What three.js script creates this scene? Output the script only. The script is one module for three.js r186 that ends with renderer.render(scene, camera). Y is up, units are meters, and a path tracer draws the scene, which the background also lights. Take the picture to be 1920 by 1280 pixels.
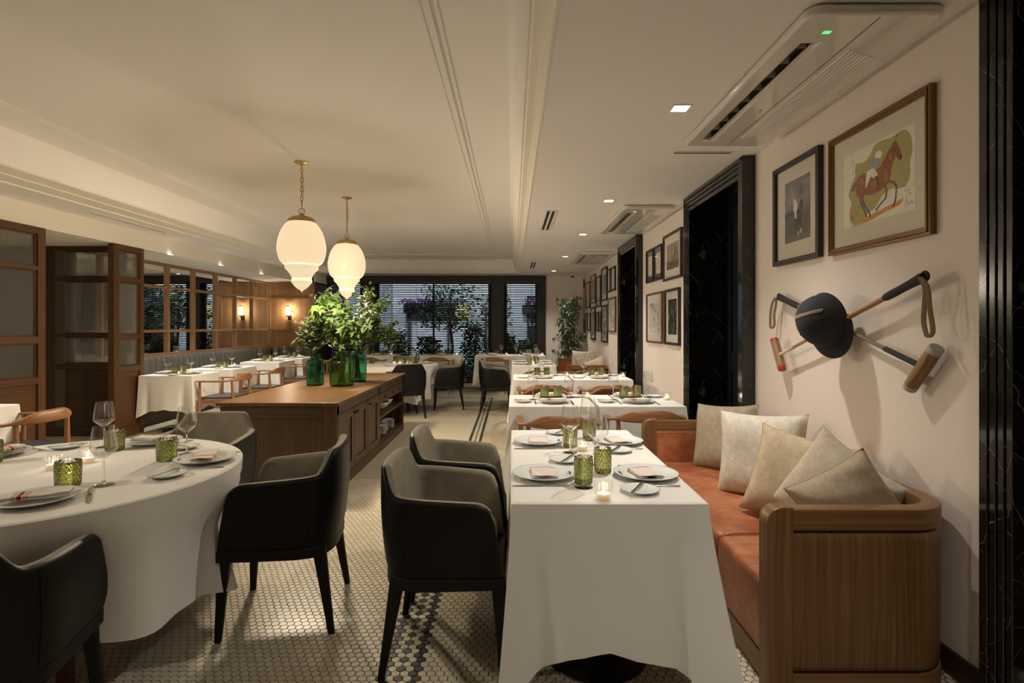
import * as THREE from 'three';
import { RoundedBoxGeometry } from 'three/addons/geometries/RoundedBoxGeometry.js';
import { mergeGeometries } from 'three/addons/utils/BufferGeometryUtils.js';
import { RectAreaLightUniformsLib } from 'three/addons/lights/RectAreaLightUniformsLib.js';
import { FontLoader } from 'three/addons/loaders/FontLoader.js';
import { TextGeometry } from 'three/addons/geometries/TextGeometry.js';

// ---------------------------------------------------------------- camera, sky, exposure
// metres, y up; the camera stands at x = 0, z = 0 and looks along -z. "d" below is the distance along -z.
RectAreaLightUniformsLib.init();
const scene = new THREE.Scene();
const EYE = 1.386, FOCAL = 1030;
const camera = new THREE.PerspectiveCamera(2 * Math.atan(640 / FOCAL) * 180 / Math.PI, 1.5, 0.05, 120);
camera.position.set(0, EYE, 0);
camera.lookAt(0, EYE, -10);
camera.setViewOffset(1920, 1280, 0, 29, 1920, 1280);
const renderer = new THREE.WebGLRenderer();
renderer.toneMapping = THREE.LinearToneMapping;
renderer.toneMappingExposure = 1.45;
renderer.shadowMap.enabled = true;
scene.background = new THREE.Color().setRGB(0.02, 0.028, 0.045);

// lamp strengths in candela and their colours
const WARM = new THREE.Color().setRGB(1, 0.83, 0.605), SOFT = new THREE.Color().setRGB(1, 0.93, 0.83), COOL = new THREE.Color().setRGB(0.82, 0.93, 1);
const DOWN_I = 7.0, LEFT_I = 6.2, PENDANT_I = 20, SCONCE_I = 0.8, CANDLE_I = 0.010, FLOOD_I = 85;

// ---------------------------------------------------------------- helpers
function rng(a) { return () => { a |= 0; a = a + 0x6D2B79F5 | 0; let t = Math.imul(a ^ a >>> 15, 1 | a); t = t + Math.imul(t ^ t >>> 7, 61 | t) ^ t; return ((t ^ t >>> 14) >>> 0) / 4294967296; }; }
const V = (x, y, z) => new THREE.Vector3(x, y, z);
const lerp = (a, b, t) => a + (b - a) * t, clamp = (x, a = 0, b = 1) => Math.min(b, Math.max(a, x));
const smooth = (a, b, x) => { const t = clamp((x - a) / (b - a)); return t * t * (3 - 2 * t); };
const PI = Math.PI, HALF = Math.PI / 2;

function hash(i, j, k = 0) { let h = (i * 374761393 + j * 668265263 + k * 974634777) | 0; h = Math.imul(h ^ h >>> 13, 1274126177); return ((h ^ h >>> 16) >>> 0) / 4294967296; }
function vnoise(x, y, px, py, k = 0) {          // value noise with a period
  const i = Math.floor(x), j = Math.floor(y), fx = x - i, fy = y - j, u = fx * fx * (3 - 2 * fx), v = fy * fy * (3 - 2 * fy), m = (a, n) => ((a % n) + n) % n;
  const a = hash(m(i, px), m(j, py), k), b = hash(m(i + 1, px), m(j, py), k), c = hash(m(i, px), m(j + 1, py), k), d = hash(m(i + 1, px), m(j + 1, py), k);
  return lerp(lerp(a, b, u), lerp(c, d, u), v);
}
function fbm(u, v, nx, ny, oct = 4, k = 0) { let s = 0, a = 0.5, t = 0; for (let o = 0; o < oct; o++) { s += a * vnoise(u * nx, v * ny, nx, ny, k + o * 7); t += a; a *= 0.5; nx *= 2; ny *= 2; } return s / t; }
function dataTex(w, h, fn, mx = 1, my = 1, srgb = true) {   // fn(u, v) -> [r, g, b] in 0..1; one tile covers mx by my metres
  const a = new Uint8Array(w * h * 4);
  for (let j = 0; j < h; j++) for (let i = 0; i < w; i++) { const c = fn((i + 0.5) / w, (j + 0.5) / h), n = (j * w + i) * 4; for (let q = 0; q < 3; q++) a[n + q] = clamp(c[q]) * 255; a[n + 3] = 255; }
  const t = new THREE.DataTexture(a, w, h); t.wrapS = t.wrapT = THREE.RepeatWrapping; t.magFilter = THREE.LinearFilter; t.minFilter = THREE.LinearMipmapLinearFilter; t.generateMipmaps = true;
  if (srgb) t.colorSpace = THREE.SRGBColorSpace; t.repeat.set(1 / mx, 1 / my); t.needsUpdate = true; return t;
}
function canvasTex(w, h, draw) {
  const c = document.createElement('canvas'); c.width = w; c.height = h; draw(c.getContext('2d'), w, h);
  const t = new THREE.CanvasTexture(c); t.colorSpace = THREE.SRGBColorSpace; t.magFilter = THREE.LinearFilter; return t;
}
const taken = {};
function numbered(name) { const n = taken[name] = (taken[name] ?? -1) + 1; return n ? name + '_' + String(n).padStart(3, '0') : name; }
function tag(o, label, category, group, kind) { o.userData.label = label; if (category) o.userData.category = category; if (group) o.userData.group = group; if (kind) o.userData.kind = kind; return o; }
function thing(name, label, category, pos = [0, 0, 0], turn = 0, group) {
  const o = new THREE.Group(); o.name = numbered(name); o.position.set(...pos); o.rotation.y = turn; scene.add(o); return tag(o, label, category, group);
}
function proto(build) { const o = new THREE.Group(); build(o); return o; }
function put(pr, name, label, category, pos, turn = 0, group) {
  const o = pr.clone(true); o.name = numbered(name); o.userData = {}; o.position.set(...pos); o.rotation.set(0, turn, 0); scene.add(o); return tag(o, label, category, group);
}
function uvMetres(g, grain = 'y') {
  if (g.index) g = g.toNonIndexed();
  const p = g.attributes.position, uv = new Float32Array(p.count * 2), a = V(), b = V(), c = V(), ax = 'xyz', gi = ax.indexOf(grain);
  for (let i = 0; i < p.count; i += 3) {
    a.fromBufferAttribute(p, i); b.fromBufferAttribute(p, i + 1).sub(a); c.fromBufferAttribute(p, i + 2).sub(a);
    const n = b.cross(c), q = [Math.abs(n.x), Math.abs(n.y), Math.abs(n.z)], m = q.indexOf(Math.max(...q));
    const o = [0, 1, 2].filter(k => k !== m), vv = o.includes(gi) ? gi : o[1], uu = o.find(k => k !== vv);
    for (let k = 0; k < 3; k++) { const w = [p.getX(i + k), p.getY(i + k), p.getZ(i + k)]; uv[(i + k) * 2] = w[uu] + w[m] * 0.37; uv[(i + k) * 2 + 1] = w[vv]; }
  }
  g.setAttribute('uv', new THREE.BufferAttribute(uv, 2)); return g;
}
function clean(g) { if (g.index) g = g.toNonIndexed(); for (const k of Object.keys(g.attributes)) if (!['position', 'normal', 'uv', 'color'].includes(k)) g.deleteAttribute(k); if (!g.attributes.uv) g.setAttribute('uv', new THREE.BufferAttribute(new Float32Array(g.attributes.position.count * 2), 2)); g.morphAttributes = {}; return g; }
function merge(list) { return list.length === 1 ? clean(list[0]) : mergeGeometries(list.map(clean)); }
// a box by its extents: x0..x1, y0..y1, d0..d1
function box(x0, x1, y0, y1, d0, d1, o = {}) { return bx((x0 + x1) / 2, (y0 + y1) / 2, -(d0 + d1) / 2, Math.abs(x1 - x0), Math.abs(y1 - y0), Math.abs(d1 - d0), o); }
function bx(cx, cy, cz, w, h, l, { r = 0, g = 'y' } = {}) {
  const geo = r ? new RoundedBoxGeometry(w, h, l, 2, Math.min(r, w / 2.01, h / 2.01, l / 2.01)) : new THREE.BoxGeometry(w, h, l);
  geo.translate(cx, cy, cz); return uvMetres(geo, g);
}
function M(name, geo, mat, parent = scene) {
  const m = new THREE.Mesh(Array.isArray(geo) ? merge(geo) : geo, mat); m.name = parent === scene ? numbered(name) : name; m.castShadow = m.receiveShadow = true; parent.add(m); return m;
}
function structure(name, geo, mat) { const m = M(name, geo, mat); m.userData.kind = 'structure'; return m; }
// rings of points joined to a skin; each ring closed
function loft(rings, { caps = true, closed = true } = {}) {
  const n = rings[0].length, m = closed ? n + 1 : n, pos = [], uv = [], idx = []; let v = 0;
  rings.forEach((r, i) => {
    if (i) v += r[0].distanceTo(rings[i - 1][0]) || 1e-4; let u = 0;
    for (let k = 0; k < m; k++) { const p = r[k % n]; if (k) u += p.distanceTo(r[(k - 1) % n]); pos.push(p.x, p.y, p.z); uv.push(u, v); }
  });
  for (let i = 0; i + 1 < rings.length; i++) for (let k = 0; k + 1 < m; k++) { const a = i * m + k, b = a + m; idx.push(a, a + 1, b, b, a + 1, b + 1); }
  const g = new THREE.BufferGeometry(); g.setAttribute('position', new THREE.Float32BufferAttribute(pos, 3)); g.setAttribute('uv', new THREE.Float32BufferAttribute(uv, 2)); g.setIndex(idx); g.computeVertexNormals();
  if (closed) { const N = g.attributes.normal; for (let i = 0; i < rings.length; i++) { const a = i * m, b = a + m - 1, s = V(N.getX(a) + N.getX(b), N.getY(a) + N.getY(b), N.getZ(a) + N.getZ(b)).normalize(); N.setXYZ(a, s.x, s.y, s.z); N.setXYZ(b, s.x, s.y, s.z); } }
  const out = [clean(g)];
  if (caps) for (const [r, flip] of [[rings[0], true], [rings[rings.length - 1], false]]) {
    const c = r.reduce((s, p) => s.add(p), V()).divideScalar(n), q = [], t = [];
    for (let k = 0; k < n; k++) { const a = r[k], b = r[(k + 1) % n]; for (const p of flip ? [c, b, a] : [c, a, b]) { q.push(p.x, p.y, p.z); t.push(p.x, p.z); } }
    const f = new THREE.BufferGeometry(); f.setAttribute('position', new THREE.Float32BufferAttribute(q, 3)); f.setAttribute('uv', new THREE.Float32BufferAttribute(t, 2)); f.computeVertexNormals(); out.push(f);
  }
  return mergeGeometries(out);
}
function ring(c, ux, uy, rx, ry, n = 10, power = 1) { const o = []; for (let k = 0; k < n; k++) { const a = k / n * 2 * PI, ca = Math.cos(a), sa = Math.sin(a); o.push(c.clone().addScaledVector(ux, Math.sign(ca) * Math.abs(ca) ** power * rx).addScaledVector(uy, Math.sign(sa) * Math.abs(sa) ** power * ry)); } return o; }
function rod(pts, radii, n = 8) {              // a round bar through points
  const rings = pts.map((p, i) => { const t = (pts[Math.min(i + 1, pts.length - 1)]).clone().sub(pts[Math.max(i - 1, 0)]).normalize(), s = Math.abs(t.y) > 0.9 ? V(1, 0, 0) : V(0, 1, 0), ux = s.clone().cross(t).normalize(), uy = t.clone().cross(ux).normalize(); return ring(p, ux, uy, Array.isArray(radii) ? radii[i] : radii, Array.isArray(radii) ? radii[i] : radii, n); });
  return loft(rings);
}
function lathe(pr, n = 24) { return clean(new THREE.LatheGeometry(pr.map(p => new THREE.Vector2(p[0], p[1])), n)); }
function grid(nu, nv, f) {                      // f(u, v) -> Vector3, u and v in 0..1
  const pos = [], uv = [], idx = [];
  for (let j = 0; j <= nv; j++) for (let i = 0; i <= nu; i++) { const p = f(i / nu, j / nv); pos.push(p.x, p.y, p.z); uv.push(p.u ?? i / nu, p.v ?? j / nv); }
  for (let j = 0; j < nv; j++) for (let i = 0; i < nu; i++) { const a = j * (nu + 1) + i, b = a + nu + 1; idx.push(a, a + 1, b, b, a + 1, b + 1); }
  const g = new THREE.BufferGeometry(); g.setAttribute('position', new THREE.Float32BufferAttribute(pos, 3)); g.setAttribute('uv', new THREE.Float32BufferAttribute(uv, 2)); g.setIndex(idx); g.computeVertexNormals(); return g;
}
function at(g, x, y, z, ry = 0, rx = 0, rz = 0, s = 1) { return g.clone().applyMatrix4(new THREE.Matrix4().compose(V(x, y, z), new THREE.Quaternion().setFromEuler(new THREE.Euler(rx, ry, rz, 'YXZ')), V(s, s, s))); }

// ---------------------------------------------------------------- textures and materials
const woodTex = dataTex(512, 512, (u, v) => {
  const warp = fbm(u, v, 4, 2, 3, 3) * 0.09, s = fbm(u + warp, v, 120, 2, 3, 11), f = fbm(u, v, 250, 6, 2, 29), b = fbm(u, v, 10, 2, 3, 41), t = clamp(0.56 + 0.85 * (s - 0.5) + 0.45 * (f - 0.5) + 0.4 * (b - 0.5));
  return [lerp(0.62, 1, t), lerp(0.56, 1, t), lerp(0.50, 1, t)];
}, 0.6, 1.4);
const leatherTex = dataTex(512, 512, (u, v) => {
  const a = fbm(u, v, 5, 5, 5, 5), b = fbm(u, v, 40, 40, 3, 9), c = fbm(u, v, 14, 40, 3, 13), t = clamp(0.5 + 1.1 * (a - 0.5) + 0.4 * (b - 0.5) + 0.35 * (c - 0.5)); return [lerp(0.66, 1, t), lerp(0.52, 1, t), lerp(0.46, 1, t)];
}, 1.1, 1.1);
const leatherBump = dataTex(256, 256, (u, v) => { const a = fbm(u, v, 60, 60, 3, 3); return [a, a, a]; }, 0.3, 0.3, false);
const weaveTex = dataTex(256, 256, (u, v) => { const a = 0.5 + 0.25 * Math.sin(u * 2 * PI * 64) * Math.sin(v * 2 * PI * 64) + 0.5 * (fbm(u, v, 60, 60, 2, 8) - 0.5); return [a, a, a]; }, 0.12, 0.12, false);
const linenTex = dataTex(512, 512, (u, v) => { const a = fbm(u, v, 130, 12, 2, 17), b = fbm(u, v, 12, 130, 2, 19), c = fbm(u, v, 6, 6, 3, 23), t = clamp(0.86 + 0.13 * (a - 0.5) + 0.13 * (b - 0.5) + 0.1 * (c - 0.5)); return [t, t, t]; }, 0.16, 0.16);
const velvetTex = dataTex(512, 512, (u, v) => { const a = fbm(u, v, 7, 5, 4, 37), b = fbm(u, v, 90, 90, 2, 39), t = clamp(0.86 + 0.22 * (a - 0.5) + 0.12 * (b - 0.5)); return [t, t, t]; }, 0.5, 0.5);
const plasterBump = dataTex(256, 256, (u, v) => { const a = fbm(u, v, 30, 30, 4, 51); return [a, a, a]; }, 0.8, 0.8, false);
const wallBump = dataTex(256, 256, (u, v) => { const a = 0.5 * fbm(u, v, 96, 20, 2, 53) + 0.5 * fbm(u, v, 20, 96, 2, 57); return [a, a, a]; }, 0.25, 0.25, false);
const marbleTex = dataTex(1024, 1024, (u, v) => {
  const w1 = fbm(u, v, 5, 5, 5, 61) - 0.5, w2 = fbm(u, v, 7, 7, 5, 67) - 0.5, w3 = fbm(u, v, 12, 12, 5, 71), g1 = smooth(0.44, 0.62, fbm(u, v, 9, 9, 3, 73)), g2 = smooth(0.46, 0.64, fbm(u, v, 11, 8, 3, 79)), g3 = smooth(0.48, 0.66, fbm(u, v, 6, 12, 3, 87));
  const vein = (x, t) => { const q = Math.abs(x - Math.round(x)); return clamp(1 - q / t); }, k = clamp(vein(7 * u + 5 * v + 1.5 * w1, 0.013) * g1 * 0.85 + vein(13 * u - 9 * v + 2.2 * w2, 0.017) * g2 * 0.7 + vein(5 * u + 17 * v + 2.6 * w1, 0.017) * g3 * 0.6 + vein(19 * u + 11 * v + 3 * w2, 0.02) * g1 * g3 * 0.6 + smooth(0.76, 0.80, w3) * g2 * 0.3), c = 0.055 + 0.03 * fbm(u, v, 16, 16, 3, 83);
  return [lerp(c * 1.12, 0.80, k), lerp(c, 0.76, k), lerp(c * 0.92, 0.69, k)];
}, 1.3, 1.3);
const S = (c, o = {}) => new THREE.MeshStandardMaterial({ color: new THREE.Color().setRGB(...c), roughness: 0.6, ...o });
const PH = (c, o = {}) => new THREE.MeshPhysicalMaterial({ color: new THREE.Color().setRGB(...c), roughness: 0.6, ...o });
const wood = (c, rough = 0.45, o = {}) => S(c, { map: woodTex, roughness: rough, bumpMap: woodTex, bumpScale: 0.0006, ...o });
const mat = {
  ceiling: S([0.82, 0.80, 0.76], { roughness: 0.9, bumpMap: plasterBump, bumpScale: 0.0006 }),
  cornice: S([0.82, 0.78, 0.68], { roughness: 0.75 }),
  fascia: S([0.80, 0.75, 0.65], { roughness: 0.85, bumpMap: plasterBump, bumpScale: 0.0005 }),
  wall: S([0.80, 0.72, 0.655], { roughness: 0.85, bumpMap: wallBump, bumpScale: 0.0004 }),
  darkWall: S([0.09, 0.075, 0.06], { roughness: 0.8 }),
  marble: PH([1, 1, 1], { map: marbleTex, roughness: 0.13, clearcoat: 0.3, clearcoatRoughness: 0.05 }),
  doorNavy: S([0.008, 0.011, 0.016], { roughness: 0.35 }),
  oak: wood([0.135, 0.060, 0.017]), oakDark: wood([0.075, 0.034, 0.015], 0.5), cabinet: wood([0.092, 0.045, 0.014], 0.45), cabinetTop: wood([0.15, 0.082, 0.034], 0.30),
  chairWood: wood([0.38, 0.175, 0.07], 0.4), sofaWood: wood([0.31, 0.165, 0.066], 0.42), panelWood: wood([0.43, 0.25, 0.11], 0.45),
  tanLeather: PH([0.60, 0.25, 0.115], { map: leatherTex, roughness: 0.42, bumpMap: leatherBump, bumpScale: 0.0012 }),
  blackLeather: PH([0.0045, 0.0045, 0.004], { roughness: 0.46, specularIntensity: 0.55, bumpMap: leatherBump, bumpScale: 0.0003 }),
  blackPaint: PH([0.006, 0.006, 0.0055], { roughness: 0.5, specularIntensity: 0.6 }), blackMetal: S([0.018, 0.017, 0.016], { roughness: 0.4, metalness: 0.3 }),
  seatLeather: PH([0.045, 0.052, 0.062], { roughness: 0.4, bumpMap: leatherBump, bumpScale: 0.0008 }),
  velvet: PH([0.36, 0.315, 0.235], { map: velvetTex, roughness: 0.9, sheen: 0.5, sheenColor: new THREE.Color(0.5, 0.45, 0.36), sheenRoughness: 0.6 }),
  greyFabric: PH([0.115, 0.108, 0.094], { roughness: 0.95, sheen: 0.3, sheenColor: new THREE.Color(0.3, 0.3, 0.28), bumpMap: weaveTex, bumpScale: 0.0006 }),
  cloth: S([0.86, 0.835, 0.79], { roughness: 0.9, bumpMap: weaveTex, bumpScale: 0.0002 }),
  linenA: S([0.56, 0.47, 0.345], { roughness: 0.95, map: linenTex, bumpMap: linenTex, bumpScale: 0.0012 }), linenB: S([0.92, 0.85, 0.72], { roughness: 0.95, map: linenTex, bumpMap: linenTex, bumpScale: 0.0012 }),
  linenC: S([0.76, 0.61, 0.42], { roughness: 0.95, map: linenTex, bumpMap: linenTex, bumpScale: 0.0012 }), linenD: S([0.70, 0.61, 0.475], { roughness: 0.95, map: linenTex, bumpMap: linenTex, bumpScale: 0.0012 }),
  linenE: S([0.50, 0.41, 0.285], { roughness: 0.95, map: linenTex, bumpMap: linenTex, bumpScale: 0.0012 }),
  china: PH([0.86, 0.89, 0.87], { roughness: 0.2 }), chinaWhite: PH([0.78, 0.76, 0.71], { roughness: 0.22, clearcoat: 0.3 }), ink: S([0.02, 0.02, 0.022], { roughness: 0.4 }), inkRed: S([0.12, 0.02, 0.02]),
  steel: S([0.62, 0.60, 0.56], { metalness: 1, roughness: 0.2 }), brass: S([0.52, 0.36, 0.15], { metalness: 0.9, roughness: 0.38 }), darkBronze: S([0.05, 0.035, 0.025], { metalness: 0.7, roughness: 0.4 }),
  glass: PH([1, 1, 1], { transmission: 1, thickness: 0, roughness: 0.0, ior: 1.5, side: THREE.DoubleSide }),
  thinCrystal: PH([0.98, 0.98, 0.975], { transmission: 1, thickness: 0, roughness: 0.0, ior: 1.6, side: THREE.DoubleSide }),
  crystal: PH([1, 1, 1], { transmission: 1, thickness: 0.002, roughness: 0.0, ior: 1.5 }),
  clearThick: PH([0.97, 0.97, 0.95], { transmission: 1, thickness: 0, roughness: 0.03, ior: 1.5, side: THREE.DoubleSide }),
  fluted: PH([0.52, 0.52, 0.47], { transmission: 0.95, thickness: 0, roughness: 0.46, ior: 1.5, side: THREE.DoubleSide }),
  greenGlass: PH([1, 1, 1], { transmission: 1, thickness: 0.01, roughness: 0.02, ior: 1.5, attenuationColor: new THREE.Color().setRGB(0.73, 0.77, 0.44), attenuationDistance: 0.03 }),
  emerald: PH([1, 1, 1], { transmission: 1, thickness: 0.01, roughness: 0.03, ior: 1.5, attenuationColor: new THREE.Color().setRGB(0.05, 0.44, 0.24), attenuationDistance: 0.009 }),
  olive: PH([1, 1, 1], { transmission: 1, thickness: 0.01, roughness: 0.03, ior: 1.5, attenuationColor: new THREE.Color().setRGB(0.10, 0.40, 0.06), attenuationDistance: 0.010 }),
  mirror: S([0.86, 0.85, 0.82], { metalness: 1, roughness: 0.015 }),
  plasticWhite: PH([0.72, 0.69, 0.63], { roughness: 0.16, clearcoat: 0.6, clearcoatRoughness: 0.05 }), trimWhite: S([0.78, 0.75, 0.70], { roughness: 0.5 }), slotDark: S([0.02, 0.019, 0.018], { roughness: 0.8 }), greyGrille: S([0.45, 0.43, 0.40], { roughness: 0.6 }),
  blindSlat: S([0.022, 0.021, 0.020], { roughness: 0.45 }), windowFrame: S([0.009, 0.008, 0.007], { roughness: 0.5 }),
  wax: S([0.85, 0.80, 0.68], { roughness: 0.5, emissive: new THREE.Color().setRGB(0.5, 0.25, 0.08), emissiveIntensity: 0.35 }),
  flame: S([1, 0.8, 0.4], { emissive: new THREE.Color().setRGB(1, 0.72, 0.35), emissiveIntensity: 5 }),
  ledWhite: S([1, 1, 1], { emissive: new THREE.Color().setRGB(1, 0.93, 0.82), emissiveIntensity: 3 }), ledGreen: S([0.1, 0.9, 0.25], { emissive: new THREE.Color().setRGB(0.08, 0.85, 0.2), emissiveIntensity: 1 }),
  pendantGlass: S([0.30, 0.26, 0.19], { roughness: 0.2, emissive: new THREE.Color().setRGB(1, 0.74, 0.46), emissiveIntensity: 0.60 }),
  pendantTail: S([0.30, 0.28, 0.2], { roughness: 0.2, emissive: new THREE.Color().setRGB(1, 0.81, 0.52), emissiveIntensity: 0.53 }),
  sconceGlass: S([0.9, 0.85, 0.75], { roughness: 0.3, emissive: new THREE.Color().setRGB(1, 0.90, 0.74), emissiveIntensity: 1.5 }),
};
for (const k of ['cloth', 'velvet']) mat[k].side = THREE.DoubleSide;

// ---------------------------------------------------------------- the building
const WALL_X = 1.75, BACK = 13.4, CEIL = 2.615, TRAY = 2.90, LOW = 2.39, MIRROR_X = -5.6, PANEL_D = 12.54;
const TILE = 0.0354, ROW = TILE * Math.sqrt(3) / 2, BORDER_X = -0.448;

// floor: hexagonal mosaic; single tiles near the camera, a printed mosaic where they are too small to tell apart
const TILED0 = 0.9, TILED1 = 5.0;
function hexTexture(cols, colour, black) {
  const W = 128 * cols, Hh = 222;
  return dataTex(W, Hh, (u, v) => {
    const x = u * cols, y = v * 2; let best = 9, who = null, second = 9;
    for (let r = -1; r <= 3; r++) for (let c = -1; c <= cols + 1; c++) { const cx = c + (r & 1 ? 0.5 : 0), dx = (x - cx), dy = (y - r) * 0.866; const dd = Math.hypot(dx, dy); if (dd < best) { second = best; best = dd; who = [((c % cols) + cols) % cols, ((r % 2) + 2) % 2]; } else if (dd < second) second = dd; }
    if (second - best < 0.135) return [0.13, 0.11, 0.085];
    return black(who[0], who[1]) ? [0.12, 0.12, 0.13] : colour;
  }, TILE * cols, ROW * 2);
}
const tileColour = [0.82, 0.78, 0.685];
const floorFar = S([1, 1, 1], { map: hexTexture(1, tileColour, () => false), roughness: 0.34 });
const bandBlack = (c, r) => r === 0 ? (c === 1 || c === 3 || c === 5) : (c === 1 || c === 4);
const bandMap = hexTexture(7, tileColour, bandBlack), floorBand = S([1, 1, 1], { map: bandMap, roughness: 0.34 });
function flat(x0, x1, d0, d1, y, ox = 0, od = 0, turned = false) {
  const g = new THREE.BufferGeometry(), p = [[x0, d0], [x1, d0], [x1, d1], [x0, d1]];
  g.setAttribute('position', new THREE.Float32BufferAttribute([0, 1, 2, 0, 2, 3].flatMap(k => [p[k][0], y, -p[k][1]]), 3));
  g.setAttribute('uv', new THREE.Float32BufferAttribute([0, 1, 2, 0, 2, 3].flatMap(k => turned ? [p[k][1] - od, p[k][0] - ox] : [p[k][0] - ox, p[k][1] - od]), 2));
  g.computeVertexNormals(); return g;
}
const floor = structure('floor', [box(-7.7, 2.4, -0.2, -0.0045, -3.2, 13.6)], S([0.03, 0.024, 0.017], { roughness: 0.9 }));
const bx0 = BORDER_X - 3.5 * TILE, bx1 = BORDER_X + 3.5 * TILE;
const farFloor = [[-7.6, bx0, TILED1, BACK], [bx1, 2.3, TILED1, BACK], [-7.6, -4.85, -3, TILED1], [1.05, 2.3, -3, TILED1], [-4.85, 1.05, -3, TILED0]].map(([a, b, c, e]) => flat(a, b, c, e, 0, BORDER_X, 0));
farFloor.push(flat(bx0, bx1, 10.7, BACK, 0, BORDER_X, 0));
{ const m = M('mosaic', farFloor, floorFar, floor); m.userData.kind = 'stuff';
  M('mosaic_border', [flat(bx0, bx1, TILED1, 10.7, 0, bx0 - TILE / 2 + TILE, 0), flat(-4.6, bx0, 10.50, 10.75, 0.0006, 0, 10.50, true)], floorBand, floor).userData.kind = 'stuff'; }
{ // single tiles
  const hexGeo = (() => { const r = TILE / Math.sqrt(3) * 0.905, p = [], top = [], low = []; for (let k = 0; k < 6; k++) { const a = (k + 0.5) * PI / 3; top.push([Math.cos(a) * r * 0.965, 0, Math.sin(a) * r * 0.965]); low.push([Math.cos(a) * r, -0.0042, Math.sin(a) * r]); } for (let k = 1; k < 5; k++) p.push(...top[0], ...top[k + 1], ...top[k]); for (let k = 0; k < 6; k++) { const n = (k + 1) % 6; p.push(...top[k], ...top[n], ...low[k], ...low[k], ...top[n], ...low[n]); } const g = new THREE.BufferGeometry(); g.setAttribute('position', new THREE.Float32BufferAttribute(p, 3)); g.computeVertexNormals(); return clean(g); })();
  const tones = [[0.635, 0.57, 0.43], [0.655, 0.59, 0.45], [0.605, 0.54, 0.405], [0.67, 0.605, 0.47]], tileMats = tones.map(c => S(c, { roughness: 0.33 })), blackMat = S([0.016, 0.016, 0.018], { roughness: 0.33 });
  const r = rng(77), all = []; const row0 = Math.round(TILED0 / ROW), row1 = Math.round(TILED1 / ROW);
  for (let j = row0; j < row1; j++) { const odd = j & 1; for (let c = Math.floor((-4.85 - BORDER_X) / TILE); c <= Math.ceil((1.05 - BORDER_X) / TILE); c++) {
    const x = BORDER_X + (c + (odd ? 0.5 : 0)) * TILE, d = (j + 0.5) * ROW, black = odd ? (c === -2 || c === 1) : (c === -2 || c === 0 || c === 2);
    if (x < -4.85 || x > 1.05) continue;
    all.push({ x, d, black, tone: Math.floor(r() * 4), py: 611 + EYE * FOCAL / d, px: 960 + x * FOCAL / d });
  } }
  const shown = all.filter(t => t.py < 1290 && t.px > 360 && t.px < 925 && !(t.px < 415 && t.py > 1150 && t.px > 380)).sort((a, b) => a.d - b.d).slice(0, 300), picked = new Set(shown);
  for (const t of shown) { const m = M('tile', hexGeo, t.black ? blackMat : tileMats[t.tone], floor); m.position.set(t.x, 0, -t.d); }
  const rest = all.filter(t => !picked.has(t)), nv = hexGeo.attributes.position.count, P = new Float32Array(rest.length * nv * 3), N = new Float32Array(rest.length * nv * 3), C = new Float32Array(rest.length * nv * 3), hp = hexGeo.attributes.position.array, hn = hexGeo.attributes.normal.array;
  rest.forEach((t, i) => { const col = t.black ? [0.016, 0.016, 0.018] : tones[t.tone]; for (let k = 0; k < nv; k++) { const o = (i * nv + k) * 3; P[o] = hp[k * 3] + t.x; P[o + 1] = hp[k * 3 + 1]; P[o + 2] = hp[k * 3 + 2] - t.d; for (let q = 0; q < 3; q++) { N[o + q] = hn[k * 3 + q]; C[o + q] = col[q]; } } });
  const g = new THREE.BufferGeometry(); g.setAttribute('position', new THREE.BufferAttribute(P, 3)); g.setAttribute('normal', new THREE.BufferAttribute(N, 3)); g.setAttribute('color', new THREE.BufferAttribute(C, 3));
  const rm = M('tiles', g, S([1, 1, 1], { vertexColors: true, roughness: 0.33 }), floor); rm.userData.kind = 'stuff';
}

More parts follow.
